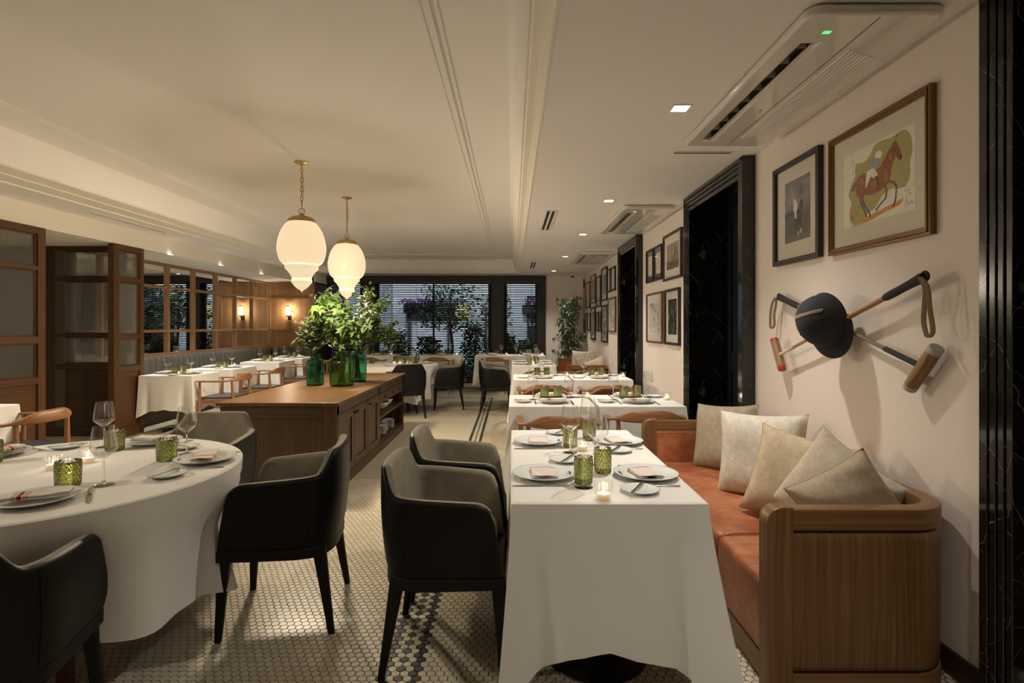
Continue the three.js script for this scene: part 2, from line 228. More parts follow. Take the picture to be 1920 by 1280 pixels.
// ceiling: tray over the middle, soffits round it, lower ceiling over the banquette side
structure('ceiling', [
  box(-4.1, 0.2, TRAY, TRAY + 0.12, -3.2, 13.6), box(0.175, 2.4, CEIL, CEIL + 0.4, -3.2, 13.6), box(-4.84, -4.36, CEIL, CEIL + 0.4, -3.2, 13.6), box(-4.36, 0.175, CEIL, CEIL + 0.4, 12.66, 13.6), box(-4.36, 0.175, CEIL, CEIL + 0.4, -3.2, -1.5),
  box(-7.7, -4.84, LOW, LOW + 0.6, -3.2, 13.6)].map(g => g), mat.ceiling);
structure('wall_fascia', [box(-4.86, -4.82, LOW, CEIL + 0.02, -3.2, 12.54), box(-4.52, -4.49, LOW - 0.03, CEIL + 0.02, 12.54, 13.4)], mat.fascia);
{ // sloped sides of the tray and the stepped cornice at its lip
  const ringAt = (xl, xr, y, df, dn) => [V(xl, y, -dn), V(xl, y, -df), V(xr, y, -df), V(xr, y, -dn)];
  const frameLoft = rows => { const parts = []; for (let i = 0; i + 1 < rows.length; i++) { const a = ringAt(...rows[i]), b = ringAt(...rows[i + 1]); for (let k = 0; k < 4; k++) { const n = (k + 1) % 4, g = new THREE.BufferGeometry(); g.setAttribute('position', new THREE.Float32BufferAttribute([a[k], a[n], b[k], b[k], a[n], b[n]].flatMap(p => [p.x, p.y, p.z]), 3)); g.computeVertexNormals(); parts.push(uvMetres(g)); } } return merge(parts); };
  mat.cornice.side = mat.ceiling.side = THREE.DoubleSide;
  structure('wall_tray', frameLoft([[-3.86, -0.02, TRAY + 0.001, 12.52, -1.4], [-3.895, 0.015, TRAY - 0.03, 12.555, -1.43], [-3.93, 0.05, 2.74, 12.59, -1.45], [-3.955, 0.07, 2.66, 12.61, -1.46]]), mat.ceiling);
  structure('trim_cornice', frameLoft([[-3.955, 0.07, 2.66, 12.61, -1.46], [-3.965, 0.08, 2.665, 12.60, -1.47], [-3.972, 0.085, 2.655, 12.595, -1.47], [-3.985, 0.09, 2.645, 12.605, -1.475], [-4.06, 0.125, 2.643, 12.63, -1.48], [-4.15, 0.145, 2.637, 12.645, -1.49], [-4.16, 0.148, 2.629, 12.65, -1.49], [-4.34, 0.165, 2.623, 12.655, -1.495], [-4.345, 0.168, 2.612, 12.66, -1.495], [-4.37, 0.178, 2.612, 12.668, -1.5], [-4.37, 0.178, 2.62, 12.668, -1.5]]), mat.cornice);
  // double bead framing the tray field
  const bead = (xl, xr, df, dn, w, h) => [box(xl - w, xl, TRAY - h, TRAY + 0.01, dn, df, { r: 0.004 }), box(xr, xr + w, TRAY - h, TRAY + 0.01, dn, df, { r: 0.004 }), box(xl - w, xr + w, TRAY - h, TRAY + 0.01, df, df + w, { r: 0.004 }), box(xl - w, xr + w, TRAY - h, TRAY + 0.01, dn - w, dn, { r: 0.004 })];
  structure('trim_ceiling_frame', [...bead(-3.46, -0.42, 11.62, -0.6, 0.035, 0.014), ...bead(-3.51, -0.37, 11.67, -0.65, 0.022, 0.008), ...bead(-3.43, -0.45, 11.59, -0.57, 0.02, 0.007)], mat.ceiling);
}

// right wall with three marble doorways
const doors = [[0.62, 1.949], [3.95, 5.31], [7.34, 8.63]];
{ const segs = []; let p = -3.2; for (const [a, b] of doors) { segs.push([p, a + 0.05]); p = b - 0.05; } segs.push([p, BACK + 0.2]);
  structure('wall_right', [...segs.map(([a, b]) => box(WALL_X, WALL_X + 0.6, 0, CEIL + 0.1, a, b)), ...doors.map(([a, b]) => box(WALL_X, WALL_X + 0.6, 2.5, CEIL + 0.1, a + 0.05, b - 0.05))], mat.wall);
  structure('baseboard_right', segs.map(([a, b]) => box(WALL_X - 0.015, WALL_X, 0, 0.1, a, b, { g: 'z' })), mat.oakDark);
  doors.forEach(([a, b], i) => {
    const g = new THREE.Group(); g.name = 'door_' + (i + 1); g.userData.kind = 'structure'; scene.add(g);
    const w = 0.115, x = 1.655, top = 2.61, inTop = 2.47;
    // each jamb is a stepped marble moulding with a marble return
    for (const [s, o] of [[1, a], [-1, b]]) {
      const steps = [[0, 0.034, 0], [0.036, 0.062, 0.005], [0.064, 0.088, 0.010], [0.090, w, 0.016]];
      M('jamb', [...steps.map(([u0, u1, dx]) => box(x + dx, 2.12, 0, top, o + s * u0, o + s * u1, { r: 0.003 })), box(x + 0.022, 2.12, 0, top, o + s * 0.002, o + s * (w - 0.002))], mat.marble, g);
    }
    const steps = [[0, 0.03, 0], [0.034, 0.064, 0.006], [0.068, 0.098, 0.012], [0.102, 0.14, 0.02]];
    M('lintel', [...steps.map(([u0, u1, dx]) => box(x + dx, 2.12, top - u1, top - u0, a + 0.004, b - 0.004, { r: 0.003, g: 'z' })), box(x + 0.03, 2.12, inTop + 0.002, top - 0.002, a + 0.01, b - 0.01, { g: 'z' })], mat.marble, g);
    const m = (a + b) / 2; for (const [u, v] of [[a + w, m - 0.004], [m + 0.004, b - w]]) { const leaf = M('door_leaf', [box(2.04, 2.09, 0.005, inTop, u, v), ...[[0.12, 1.0], [1.12, 2.36]].flatMap(([y0, y1]) => [box(2.025, 2.045, y0, y0 + 0.03, u + 0.09, v - 0.09), box(2.025, 2.045, y1 - 0.03, y1, u + 0.09, v - 0.09), box(2.025, 2.045, y0, y1, u + 0.09, u + 0.12), box(2.025, 2.045, y0, y1, v - 0.12, v - 0.09)])], mat.doorNavy, g); M('door_handle', [rod([V(2.0, 0.95, -(u < m - 0.1 ? v - 0.05 : u + 0.05)), V(2.0, 1.2, -(u < m - 0.1 ? v - 0.05 : u + 0.05))], 0.011)], mat.darkBronze, leaf); }
  });
}
// back wall, window bays, left walls
const BAYS = [[-4.47, -3.66], [-3.30, -0.53], [-0.17, 0.62]];
structure('wall_back', [box(0.81, 2.4, 0, CEIL + 0.1, BACK, BACK + 0.2), box(-4.6, 0.81, 2.6, CEIL + 0.1, BACK, BACK + 0.2)], mat.wall);
structure('wall_front', [box(-7.7, 2.4, 0, TRAY + 0.1, -3.2, -3.0)], mat.wall);
structure('wall_left', [box(-7.9, -7.6, 0, LOW + 0.1, -3.2, 6.9)], mat.fascia);
structure('wall_left_mirror', [box(MIRROR_X - 0.2, MIRROR_X - 0.02, 0, LOW + 0.1, 6.9, PANEL_D + 0.2)], mat.darkWall);
structure('wall_back_panel', [box(-5.8, -4.52, 0, LOW + 0.1, PANEL_D + 0.02, PANEL_D + 0.2), box(-4.56, -4.49, 0, LOW, PANEL_D, BACK + 0.1)], mat.oakDark);
BAYS.forEach(([a, b], i) => {
  const g = new THREE.Group(); g.name = 'window_' + (i + 1); g.userData.kind = 'structure'; scene.add(g);
  M('window_frame', [box(a - 0.02, a + 0.05, 0.1, 2.5, BACK + 0.02, BACK + 0.1), box(b - 0.05, b + 0.02, 0.1, 2.5, BACK + 0.02, BACK + 0.1), box(a, b, 0.1, 0.16, BACK + 0.02, BACK + 0.1), box(a, b, 2.42, 2.5, BACK + 0.02, BACK + 0.1), ...(i === 1 ? [box(-1.94, -1.9, 0.1, 2.5, BACK + 0.03, BACK + 0.09)] : [])], mat.windowFrame, g);
  M('pane', [box(a + 0.04, b - 0.04, 0.15, 2.44, BACK + 0.058, BACK + 0.062)], mat.glass, g);
});
structure('trim_1', [box(-4.56, 0.82, 2.47, 2.60, BACK - 0.1, BACK + 0.15), box(-3.66, -3.30, 0.1, 2.5, BACK - 0.03, BACK + 0.15), box(-0.53, -0.17, 0.1, 2.5, BACK - 0.03, BACK + 0.15), box(0.60, 0.82, 0.1, 2.5, BACK - 0.08, BACK + 0.15), box(-4.56, -4.45, 0.1, 2.5, BACK - 0.03, BACK + 0.15)], mat.windowFrame);
structure('baseboard_back', [box(-4.5, 0.82, 0, 0.12, BACK - 0.12, BACK + 0.15, { g: 'x' }), box(0.82, WALL_X, 0, 0.1, BACK - 0.015, BACK, { g: 'x' })], mat.oakDark);

// ---------------------------------------------------------------- outside the windows
{
  structure('ground_outside', [box(-14, 10, -0.3, -0.02, BACK + 0.2, 26)], S([0.05, 0.05, 0.05], { roughness: 0.9 }));
  const facade = thing('white_building', 'pale floodlit building across the street behind the blinds', 'building', [0, 0, -19]);
  const render_ = S([0.72, 0.76, 0.80], { roughness: 0.9 });
  M('wall', [bx(-2, 3, -0.3, 18, 6.2, 0.3)], render_, facade);
  M('pilaster', [bx(-4.4, 3, 0, 0.5, 6.2, 0.3)], S([0.45, 0.5, 0.56], { roughness: 0.9 }), facade);
  M('awning', [bx(-2.65, 2.0, 0.15, 2.1, 0.34, 0.3, { r: 0.02 })], S([0.02, 0.022, 0.03]), facade);
  M('awning', [bx(1.0, 1.95, 0.15, 1.3, 0.34, 0.3, { r: 0.02 })], S([0.02, 0.022, 0.03]), facade);
  const door = M('door_frame', [bx(0.55, 1.2, 0.03, 0.06, 2.4, 0.12), bx(1.05, 1.2, 0.03, 0.06, 2.4, 0.12), bx(0.8, 2.38, 0.03, 0.56, 0.08, 0.12), bx(0.8, 0.7, 0.02, 0.5, 1.4, 0.06)], S([0.02, 0.022, 0.03]), facade);
  M('beam', [bx(-2, 3.3, 0.2, 18, 0.3, 0.5)], S([0.10, 0.12, 0.16]), facade);
  M('dark_wing', [bx(2.2, 3, 1.2, 2.2, 6.2, 2.2)], S([0.012, 0.012, 0.014]), facade); M('dark_wing', [bx(-7.05, 3, 1.2, 2.6, 6.2, 2.2)], S([0.012, 0.012, 0.014]), facade);
  M('window_band', [bx(-3.55, 1.15, 0.0, 0.12, 1.5, 0.06), bx(-2.2, 1.15, 0.0, 0.06, 1.5, 0.06), bx(-0.9, 1.15, 0.0, 0.08, 1.7, 0.06)], S([0.05, 0.06, 0.08]), facade);
  // climbing flowers over the awnings
  const fl = thing('bougainvillea', 'purple flowering climber on top of the dark awning outside', 'flowers', [0, 2.18, -18.6]);
  { const r = rng(5), parts = []; for (let i = 0; i < 420; i++) { const s = 0.03 + r() * 0.04, x = i % 3 === 2 ? 0.45 + r() * 1.2 : -3.7 + r() * 2.1; parts.push(at(new THREE.CircleGeometry(s, 5), x, (r() - 0.4) * 0.16, (r()) * 0.6, r() * 6, r() * 3)); } const m = M('blossoms', parts, S([0.36, 0.18, 0.5], { side: THREE.DoubleSide }), fl); m.userData.kind = 'stuff'; }
  const leafMat = S([0.06, 0.12, 0.06], { side: THREE.DoubleSide, roughness: 0.7 });
  const tree = (x, d, h, rad, n, label, seed, low = 0.4) => {
    const t = thing('street_tree', label, 'tree', [x, -0.02, -d]), r = rng(seed), fol = [];
    M('trunk', [rod([V(0, 0, 0), V(0.06, h * 0.35, 0), V(-0.03, h * 0.7, 0.03), V(0.02, h, 0)], [0.05, 0.045, 0.035, 0.015]), ...[0, 1, 2, 3, 4].map(k => rod([V(0.02, h * (0.5 + k * 0.08), 0), V(Math.cos(k * 2.4) * rad * 0.6, h * (0.66 + k * 0.06), Math.sin(k * 2.4) * rad * 0.6)], [0.02, 0.006]))], S([0.03, 0.025, 0.02]), t);
    for (let i = 0; i < n; i++) { const a = r() * 6.28, q = Math.sqrt(r()) * rad, y = h * (low + (1.08 - low) * r()); fol.push(at(leafShape(0.10 + r() * 0.07, 0.045), Math.cos(a) * q, y, Math.sin(a) * q, r() * 6.28, r() * 2 - 1, r())); }
    M('foliage', fol, leafMat, t).userData.kind = 'stuff';
  };
  tree(-1.75, 15.6, 2.35, 0.85, 900, 'slender street tree with sparse crown outside the main window', 11, 0.55);
  tree(-0.55, 17.3, 2.2, 0.55, 500, 'low street tree outside beside the yellow lantern', 12, 0.6);
  const bush = (x, d, rx, h, label, seed) => { const t = thing('hedge_shrub', label, 'shrub', [x, -0.02, -d]), r = rng(seed), f = []; for (let i = 0; i < 900; i++) { const a = r() * 6.28, q = Math.sqrt(r()), y = r() * h; const k = Math.sqrt(1 - (y / h) ** 2 * 0.8); f.push(at(leafShape(0.12, 0.06), Math.cos(a) * q * rx * k, y, Math.sin(a) * q * 0.4 * k, r() * 6.28, r() * 2 - 1, r())); } M('foliage', f, leafMat, t).userData.kind = 'stuff'; M('stem', [rod([V(0, 0, 0), V(0.02, h * 0.7, 0)], 0.025)], S([0.03, 0.025, 0.02]), t); };
  [[-3.9, 0.95, 'dark shrub outside below the bouquet-side window'], [-2.9, 1.25, 'dark rounded shrub outside under the flowering awning'], [-2.0, 1.1, 'dark shrub outside beneath the slender street tree'], [-0.95, 1.4, 'tall dark shrub outside below the yellow lantern'], [-0.15, 1.15, 'dark shrub outside behind the post between the bays'], [0.4, 1.0, 'dark shrub outside below the narrow bay']].forEach(([x, h, l], i) => bush(x * 1.08, 14.3 + (i % 2) * 0.75, 0.46, h, l, 30 + i));
  const lan = thing('street_lantern', 'round yellow glowing lantern hanging outside the main window', 'lantern', [-1.55, 1.85, -17.2]);
  M('lantern_globe', [lathe([[0.001, -0.26], [0.12, -0.24], [0.22, -0.12], [0.24, 0.02], [0.2, 0.15], [0.1, 0.25], [0.001, 0.27]], 20)], S([0.8, 0.65, 0.3], { emissive: new THREE.Color().setRGB(1, 0.78, 0.32), emissiveIntensity: 0.55 }), lan);
  M('hanger', [rod([V(0, 0.26, 0), V(0, 2, 0)], 0.01)], mat.blackMetal, lan);
  const flood = (x, label) => { const t = thing('flood_lamp', label, 'lamp', [x, 4.6, -14.2]); M('housing', [bx(0, 0, 0.1, 0.5, 0.2, 0.1, { r: 0.02 })], mat.blackMetal, t); M('lamp_lens', [bx(0, 0, 0.045, 0.44, 0.14, 0.01)], S([1, 1, 1], { emissive: COOL, emissiveIntensity: 1 }), t);
    M('bracket', [rod([V(0, -4.62, 0.12), V(0, 0, 0.12)], 0.03)], mat.blackMetal, t); const s = new THREE.SpotLight(COOL, FLOOD_I, 0, 1.25, 0.6, 2); s.position.set(0, 0, 0); s.target.position.set(0.6, -2.6, -4.6); s.castShadow = true; s.shadow.radius = 8; t.add(s, s.target); };
  flood(-3.7, 'floodlight hung high outside towards the flowering awning'); flood(-0.37, 'floodlight hung high outside towards the narrow bay');
}
function leafShape(l, w) { const p = [], n = 5, mid = k => [0, Math.sin(k / n * PI) * l * 0.08, k / n * l], e = (k, s) => [s * Math.sin(Math.min(1, (k / n) ** 0.8) * PI) * w / 2, 0, k / n * l]; for (let k = 0; k < n; k++) for (const s of [-1, 1]) { const a = mid(k), b = mid(k + 1), c = e(k, s), d = e(k + 1, s); p.push(...a, ...b, ...d); if (k) p.push(...a, ...d, ...c); } const g = new THREE.BufferGeometry(); g.setAttribute('position', new THREE.Float32BufferAttribute(p, 3)); g.computeVertexNormals(); return clean(g); }

// venetian blinds, every slat a piece
[['black venetian blind over the narrow bay beside the wood panel', 0], ['wide black venetian blind over the main window', 1], ['black venetian blind over the bay next to the potted tree', 2]].forEach(([label, i]) => {
  const [a, b] = BAYS[i], g = thing('venetian_blind', label, 'blind', [(a + b) / 2, 0, -(BACK - 0.065)]), w = b - a + 0.06;
  M('headrail', [bx(0, 2.455, 0, w, 0.05, 0.05, { r: 0.005 })], mat.blindSlat, g);
  const slat = grid(1, 5, (u, v) => { const t = (v - 0.5) * 0.05, y = -0.0035 * (1 - (2 * v - 1) ** 2); const p = V((u - 0.5) * w, 0, 0), c = Math.cos(0.60), s = Math.sin(0.60); p.y = y * c + t * s; p.z = t * c - y * s; return p; });
  mat.blindSlat.side = THREE.DoubleSide;
  for (let k = 0; k < 53; k++) M('slat', slat, mat.blindSlat, g).position.y = 2.41 - k * 0.0427;
  for (const s of w > 1 ? [-0.42, -0.14, 0.14, 0.42] : [-0.3, 0.3]) M('ladder_cord', [bx(s * w, 1.3, 0.027, 0.004, 2.28, 0.002), bx(s * w, 1.3, -0.027, 0.004, 2.28, 0.002)], mat.blackMetal, g);
  M('bottom_rail', [bx(0, 0.15, 0, w, 0.02, 0.045, { r: 0.004 })], mat.blindSlat, g);
});

// ---------------------------------------------------------------- ceiling fittings
function spot(parent, pos, target, I, color, angle, pen, rad) { const s = new THREE.SpotLight(color, I, 0, angle, pen, 2); s.position.set(...pos); s.target.position.set(...target); s.castShadow = true; s.shadow.radius = rad; parent.add(s, s.target); return s; }
const sqDown = [[0.95, 0.75, 'out of the frame'], [0.95, 3.10, 'beside the long air conditioner over the leather sofa'], [0.95, 5.39, 'between the slot vent and the second air conditioner'], [0.95, 7.37, 'just beyond the second air conditioner'], [0.94, 9.7, 'beside the third air conditioner'], [0.93, 12.24, 'last one before the back wall']];
for (const [x, d, where] of sqDown) {
  const g = thing('ceiling_downlight', 'square recessed white downlight ' + where, 'downlight', [x, CEIL, -d], 0, 'square downlights in the side soffit');
  M('trim_ring', [bx(-0.05, -0.001, 0, 0.012, 0.006, 0.112), bx(0.05, -0.001, 0, 0.012, 0.006, 0.112), bx(0, -0.001, 0.05, 0.09, 0.006, 0.012), bx(0, -0.001, -0.05, 0.09, 0.006, 0.012)], mat.trimWhite, g);
  M('light_lens', [bx(0, -0.001, 0, 0.088, 0.004, 0.088)], mat.ledWhite, g);
  spot(g, [0, -0.012, 0], [-0.28, -2, 0], d < 1 ? DOWN_I * 0.6 : DOWN_I, SOFT, 1.0, 0.75, 1.6);
}
for (const [d, where] of [[7.72, 'above the first banquette table'], [9.07, 'above the middle banquette tables'], [10.55, 'above the last banquette tables']]) {
  const g = thing('ceiling_spotlight', 'round recessed white downlight ' + where, 'downlight', [-4.80, LOW, -d], 0, 'round downlights over the banquette');
  M('trim_ring', [lathe([[0.038, -0.003], [0.052, -0.004], [0.054, 0.001]], 24)], mat.trimWhite, g);
  M('light_lens', [lathe([[0.0001, -0.001], [0.038, -0.001]], 24)], mat.ledWhite, g);
  spot(g, [0, -0.012, 0], [0.25, -2, 0], LEFT_I, SOFT, 0.95, 0.75, 1.6);
}
// downlights outside the frame that light the round table and the aisle in front of the camera
for (const [x, d, tx, td, I] of [[-4.6, 1.5, -2.9, 2.2, 13], [-4.6, 3.9, -3.9, 4.0, 6]]) {
  const g = thing('ceiling_spotlight', 'round recessed downlight in the soffit beyond the frame, ' + (d < 2 ? 'aimed at the round table' : 'over the small table by the screen'), 'downlight', [x, CEIL, -d], 0, 'round downlights over the aisle side');
  M('trim_ring', [lathe([[0.038, -0.003], [0.052, -0.004], [0.054, 0.001]], 24)], mat.trimWhite, g);
  M('light_lens', [lathe([[0.0001, -0.001], [0.038, -0.001]], 24)], mat.ledWhite, g);
  spot(g, [0, -0.012, 0], [tx - x, -1.9, d - td], I, SOFT, 0.85, 0.8, 2.5);
}
// one-way ceiling air conditioners
function airConditioner(d0, d1, label) {
  const L = d1 - d0, W = 0.50, g = thing('air_conditioner', label, 'air conditioner', [1.40, CEIL, -(d0 + d1) / 2], 0, 'ceiling air conditioners');
  const s = new THREE.Shape(), rr = 0.05, hw = W / 2, hl = L / 2; s.moveTo(-hw + rr, -hl); s.lineTo(hw - rr, -hl); s.quadraticCurveTo(hw, -hl, hw, -hl + rr); s.lineTo(hw, hl - rr); s.quadraticCurveTo(hw, hl, hw - rr, hl); s.lineTo(-hw + rr, hl); s.quadraticCurveTo(-hw, hl, -hw, hl - rr); s.lineTo(-hw, -hl + rr); s.quadraticCurveTo(-hw, -hl, -hw + rr, -hl);
  const hole = new THREE.Path(), x0 = -hw + 0.055, x1 = -hw + 0.15, z0 = -hl + 0.08, z1 = hl - 0.2; hole.moveTo(x0, z0); hole.lineTo(x1, z0); hole.lineTo(x1, z1); hole.lineTo(x0, z1); hole.closePath(); s.holes.push(hole);
  const e = new THREE.ExtrudeGeometry(s, { depth: 0.012, bevelEnabled: true, bevelSize: 0.018, bevelThickness: 0.014, bevelSegments: 3, curveSegments: 6 }); e.rotateX(HALF); e.translate(0, -0.0165, 0);
  M('panel', [e], mat.plasticWhite, g);
  M('outlet', [bx((x0 + x1) / 2, -0.0025, (z0 + z1) / 2, x1 - x0 + 0.03, 0.003, z1 - z0 + 0.03)], mat.slotDark, g);
  M('louver', [at(bx(0, 0, 0, 0.022, 0.004, z1 - z0 - 0.03, { r: 0.0015 }), x1 - 0.03, -0.040, (z0 + z1) / 2, 0, 0, 0.35)], mat.plasticWhite, g);
  for (let k = 0; k < 9; k++) M('vane', [bx(x0 + 0.035, -0.020, lerp(z0 + 0.06, z1 - 0.06, k / 8), 0.045, 0.03, 0.003)], mat.greyGrille, g);
  for (let k = 0; k < 8; k++) M('grille_rib', [at(new THREE.CapsuleGeometry(0.006, L - 0.42 - k * 0.02, 4, 8), 0.05 + k * 0.021, -0.0425, -0.05, 0, HALF)], mat.plasticWhite, g);
  M('seam', [bx(0.015, -0.0427, 0, 0.003, 0.002, L - 0.02)], mat.slotDark, g);
  M('indicator_light', [bx((x0 + x1) / 2 + 0.02, -0.0427, hl - 0.12, 0.03, 0.003, 0.02, { r: 0.001 })], mat.ledGreen, g);
  M('maker_mark', [at(new THREE.CylinderGeometry(0.006, 0.006, 0.002, 12), -0.03, -0.0428, -hl + 0.6), bx(-0.03, -0.0428, -hl + 0.58, 0.008, 0.002, 0.016)], mat.greyGrille, g);
}
airConditioner(2.10, 3.62, 'long white ceiling air conditioner above the framed horse painting');
airConditioner(5.58, 7.10, 'white ceiling air conditioner before the second marble doorway');
airConditioner(9.07, 10.6, 'white ceiling air conditioner in front of the gallery of frames');
{ const g = thing('access_panel', 'flush ceiling access panel with a dark gap behind the long air conditioner', 'ceiling panel', [1.36, CEIL, -3.87]); M('panel_edge', [bx(0, -0.003, 0.0, 0.42, 0.006, 0.012), bx(0.21, -0.003, 0.1, 0.006, 0.006, 0.2)], mat.trimWhite, g); M('gap', [bx(-0.01, -0.002, -0.02, 0.40, 0.008, 0.028)], S([0.10, 0.08, 0.06]), g); }
function slotVent(x, d0, d1, n, w, label, y = CEIL) { const g = thing('slot_vent', label, 'vent', [x, y, -(d0 + d1) / 2]), L = d1 - d0; M('vent_frame', Array.from({ length: n + 1 }, (_, k) => bx((k - n / 2) * w, -0.002, 0, w * 0.42, 0.008, L)).concat([bx(0, -0.002, L / 2, n * w + w * 0.4, 0.008, 0.02), bx(0, -0.002, -L / 2, n * w + w * 0.4, 0.008, 0.02)]), mat.trimWhite, g); for (let k = 0; k < n; k++) M('slot', [bx((k - (n - 1) / 2) * w, -0.001, 0, w * 0.6, 0.004, L - 0.02)], mat.slotDark, g); }
slotVent(0.42, 5.85, 7.02, 2, 0.055, 'double slot air vent in the side soffit, the larger looking one');
slotVent(0.42, 10.55, 11.7, 2, 0.055, 'double slot air vent in the side soffit close to the back wall');
slotVent(-4.56, 5.95, 7.25, 2, 0.035, 'long narrow slot air vent in the soffit above the glazed screen');
{ const g = thing('slot_vent', 'thin linear air slot in the soffit above the window', 'vent', [-1.0, CEIL, -12.95]); M('vent_frame', [bx(0, -0.002, 0.03, 1.3, 0.008, 0.014), bx(0, -0.002, -0.03, 1.3, 0.008, 0.014)], mat.trimWhite, g); M('slot', [bx(0, -0.001, 0, 1.3, 0.004, 0.045)], mat.slotDark, g); }
{ const g = thing('security_camera', 'small white dome security camera on the ceiling in the far corner', 'camera', [1.42, CEIL, -12.9]); M('mount', [lathe([[0.001, -0.0], [0.055, 0], [0.055, -0.04], [0.05, -0.05]], 20)], mat.trimWhite, g); M('dome', [lathe([[0.048, -0.045], [0.045, -0.065], [0.03, -0.085], [0.001, -0.093]], 20)], mat.blackMetal, g); }

// pendants
function pendant(d, label, turn) {
  const g = thing('pendant_lamp', label, 'pendant lamp', [-1.945, 0, -d], turn, 'opal glass pendant lamps');
  M('ceiling_rose', [lathe([[0.001, 2.87], [0.014, 2.87], [0.02, 2.884], [0.05, 2.888], [0.0615, 2.895], [0.06, 2.901]], 24)], mat.brass, g);
  M('chain_stem', [rod([V(0, 2.88, 0), V(0, 2.84, 0)], 0.006)], mat.brass, g);
  const link = new THREE.TorusGeometry(0.0105, 0.0032, 6, 14); link.scale(1, 2.3, 1);
  for (let k = 0; k < 8; k++) M('chain_link', at(link, 0, 2.825 - k * 0.044, 0, (k & 1) * HALF), mat.brass, g);
  M('ring', at(new THREE.TorusGeometry(0.026, 0.0035, 8, 24), 0, 2.447, 0), mat.brass, g);
  M('cord', [rod([V(0.004, 2.85, 0), V(0.02, 2.7, 0.004), V(0.006, 2.55, 0), V(0.003, 2.42, 0)], 0.0022, 6)], mat.brass, g);
  M('cap', [lathe([[0.001, 2.425], [0.018, 2.423], [0.022, 2.405], [0.06, 2.40], [0.105, 2.382], [0.122, 2.362], [0.126, 2.345], [0.118, 2.338], [0.001, 2.34]], 32)], mat.brass, g);
  M('lamp_globe', [lathe([[0.112, 2.350], [0.128, 2.338], [0.156, 2.305], [0.184, 2.255], [0.204, 2.195], [0.2155, 2.13], [0.2155, 2.08], [0.207, 2.03], [0.19, 1.985], [0.168, 1.958], [0.15, 1.95]], 40)], mat.pendantGlass, g);
  M('lamp_tail', [lathe([[0.15, 1.962], [0.148, 1.94], [0.147, 1.918], [0.138, 1.905], [0.118, 1.885], [0.1, 1.86], [0.088, 1.835], [0.084, 1.822], [0.090, 1.815], [0.0905, 1.79], [0.08, 1.776], [0.06, 1.75], [0.03, 1.725], [0.012, 1.717]], 36)], mat.pendantTail, g);
  M('finial', [lathe([[0.001, 1.728], [0.01, 1.722], [0.006, 1.715], [0.012, 1.706], [0.008, 1.697], [0.001, 1.692]], 16)], mat.brass, g);
  const p = new THREE.PointLight(WARM, PENDANT_I, 0, 2); p.position.set(0, 2.13, 0); p.castShadow = true; p.shadow.radius = 10; g.add(p);
  const q = new THREE.PointLight(WARM, PENDANT_I * 0.16, 0, 2); q.position.set(0, 1.86, 0); q.castShadow = true; q.shadow.radius = 2.5; g.add(q);
}
pendant(5.08, 'opal glass pendant lamp, larger looking, hanging over the vases', 0.2);
pendant(6.47, 'opal glass pendant lamp hanging behind the other over the cabinet', 0.9);

// ---------------------------------------------------------------- glazed oak screens on the banquette side
function screen(label, pl, posts, panesY, along, c0, c1, cross, wmat, glassMat, kick) {
  // along 'd': the screen runs in depth at x = cross; along 'x': it runs in x at distance cross
  const g = thing('glazed_screen', label, 'partition', along === 'd' ? [cross, 0, 0] : [0, 0, -cross]), T = 0.075;
  const B = (a, b, y0, y1, t = T) => along === 'd' ? bx(0, (y0 + y1) / 2, -(a + b) / 2, t, y1 - y0, b - a, { r: 0.003, g: y1 - y0 > b - a ? 'y' : 'z' }) : bx((a + b) / 2, (y0 + y1) / 2, 0, b - a, y1 - y0, t, { r: 0.003, g: y1 - y0 > b - a ? 'y' : 'x' });
  for (const [a, b] of posts) M('post', [B(a, b, 0, LOW)], wmat, g);
  const a = posts[0][1], b = posts[posts.length - 1][0];
  M('rail', [B(a, b, panesY[0][1], LOW)], wmat, g);
  panesY.forEach(([y0, y1], i) => {
    const below = i + 1 < panesY.length ? panesY[i + 1][1] : y0 - 0.07; M('rail', [B(a, b, below, y0)], wmat, g);
    const n = Math.round((b - a) / 0.012) * 6, pane = grid(n, 1, (u, v) => { const q = lerp(a, b, u), w = 0.0028 * Math.cos(u * (n / 6) * 2 * PI), y = lerp(y0, y1, v); return along === 'd' ? V(w, y, -q) : V(q, y, w); });
    M('pane', pane, glassMat, g);
    M('bead', [B(a, a + 0.014, y0, y1, 0.03), B(b - 0.014, b, y0, y1, 0.03), B(a, b, y0, y0 + 0.014, 0.03), B(a, b, y1 - 0.014, y1, 0.03)], wmat, g);
  });
  M('kick_panel', [B(a, b, 0.12, panesY[panesY.length - 1][0] - 0.07, 0.03)], wmat, g); M('rail', [B(a, b, 0, 0.12)], wmat, g);
  return g;
}
screen('oak screen with fluted glass panes standing behind the small table', 0, [[4.1, 4.18], [5.57, 5.66]], [[1.99, 2.32], [1.28, 1.95], [0.87, 1.21]], 'd', 4.1, 5.66, -4.84, mat.oak, mat.fluted);
screen('narrow oak screen with fluted glass panes at the start of the banquette', 0, [[6.63, 6.72], [7.10, 7.17]], [[1.99, 2.32], [1.28, 1.93], [0.885, 1.23]], 'd', 6.63, 7.17, -4.84, mat.oak, mat.fluted);
screen('dark stained screen with fluted glass set across the opening', 0, [[-5.98, -5.74], [-4.96, -4.885]], [[2.0, 2.33], [1.29, 1.95], [0.915, 1.25]], 'x', -5.9, -4.9, 6.93, mat.oakDark, mat.fluted);
structure('wall_left_return', [box(-7.7, -5.98, 0, LOW + 0.1, 6.9, 7.1)], mat.oakDark);
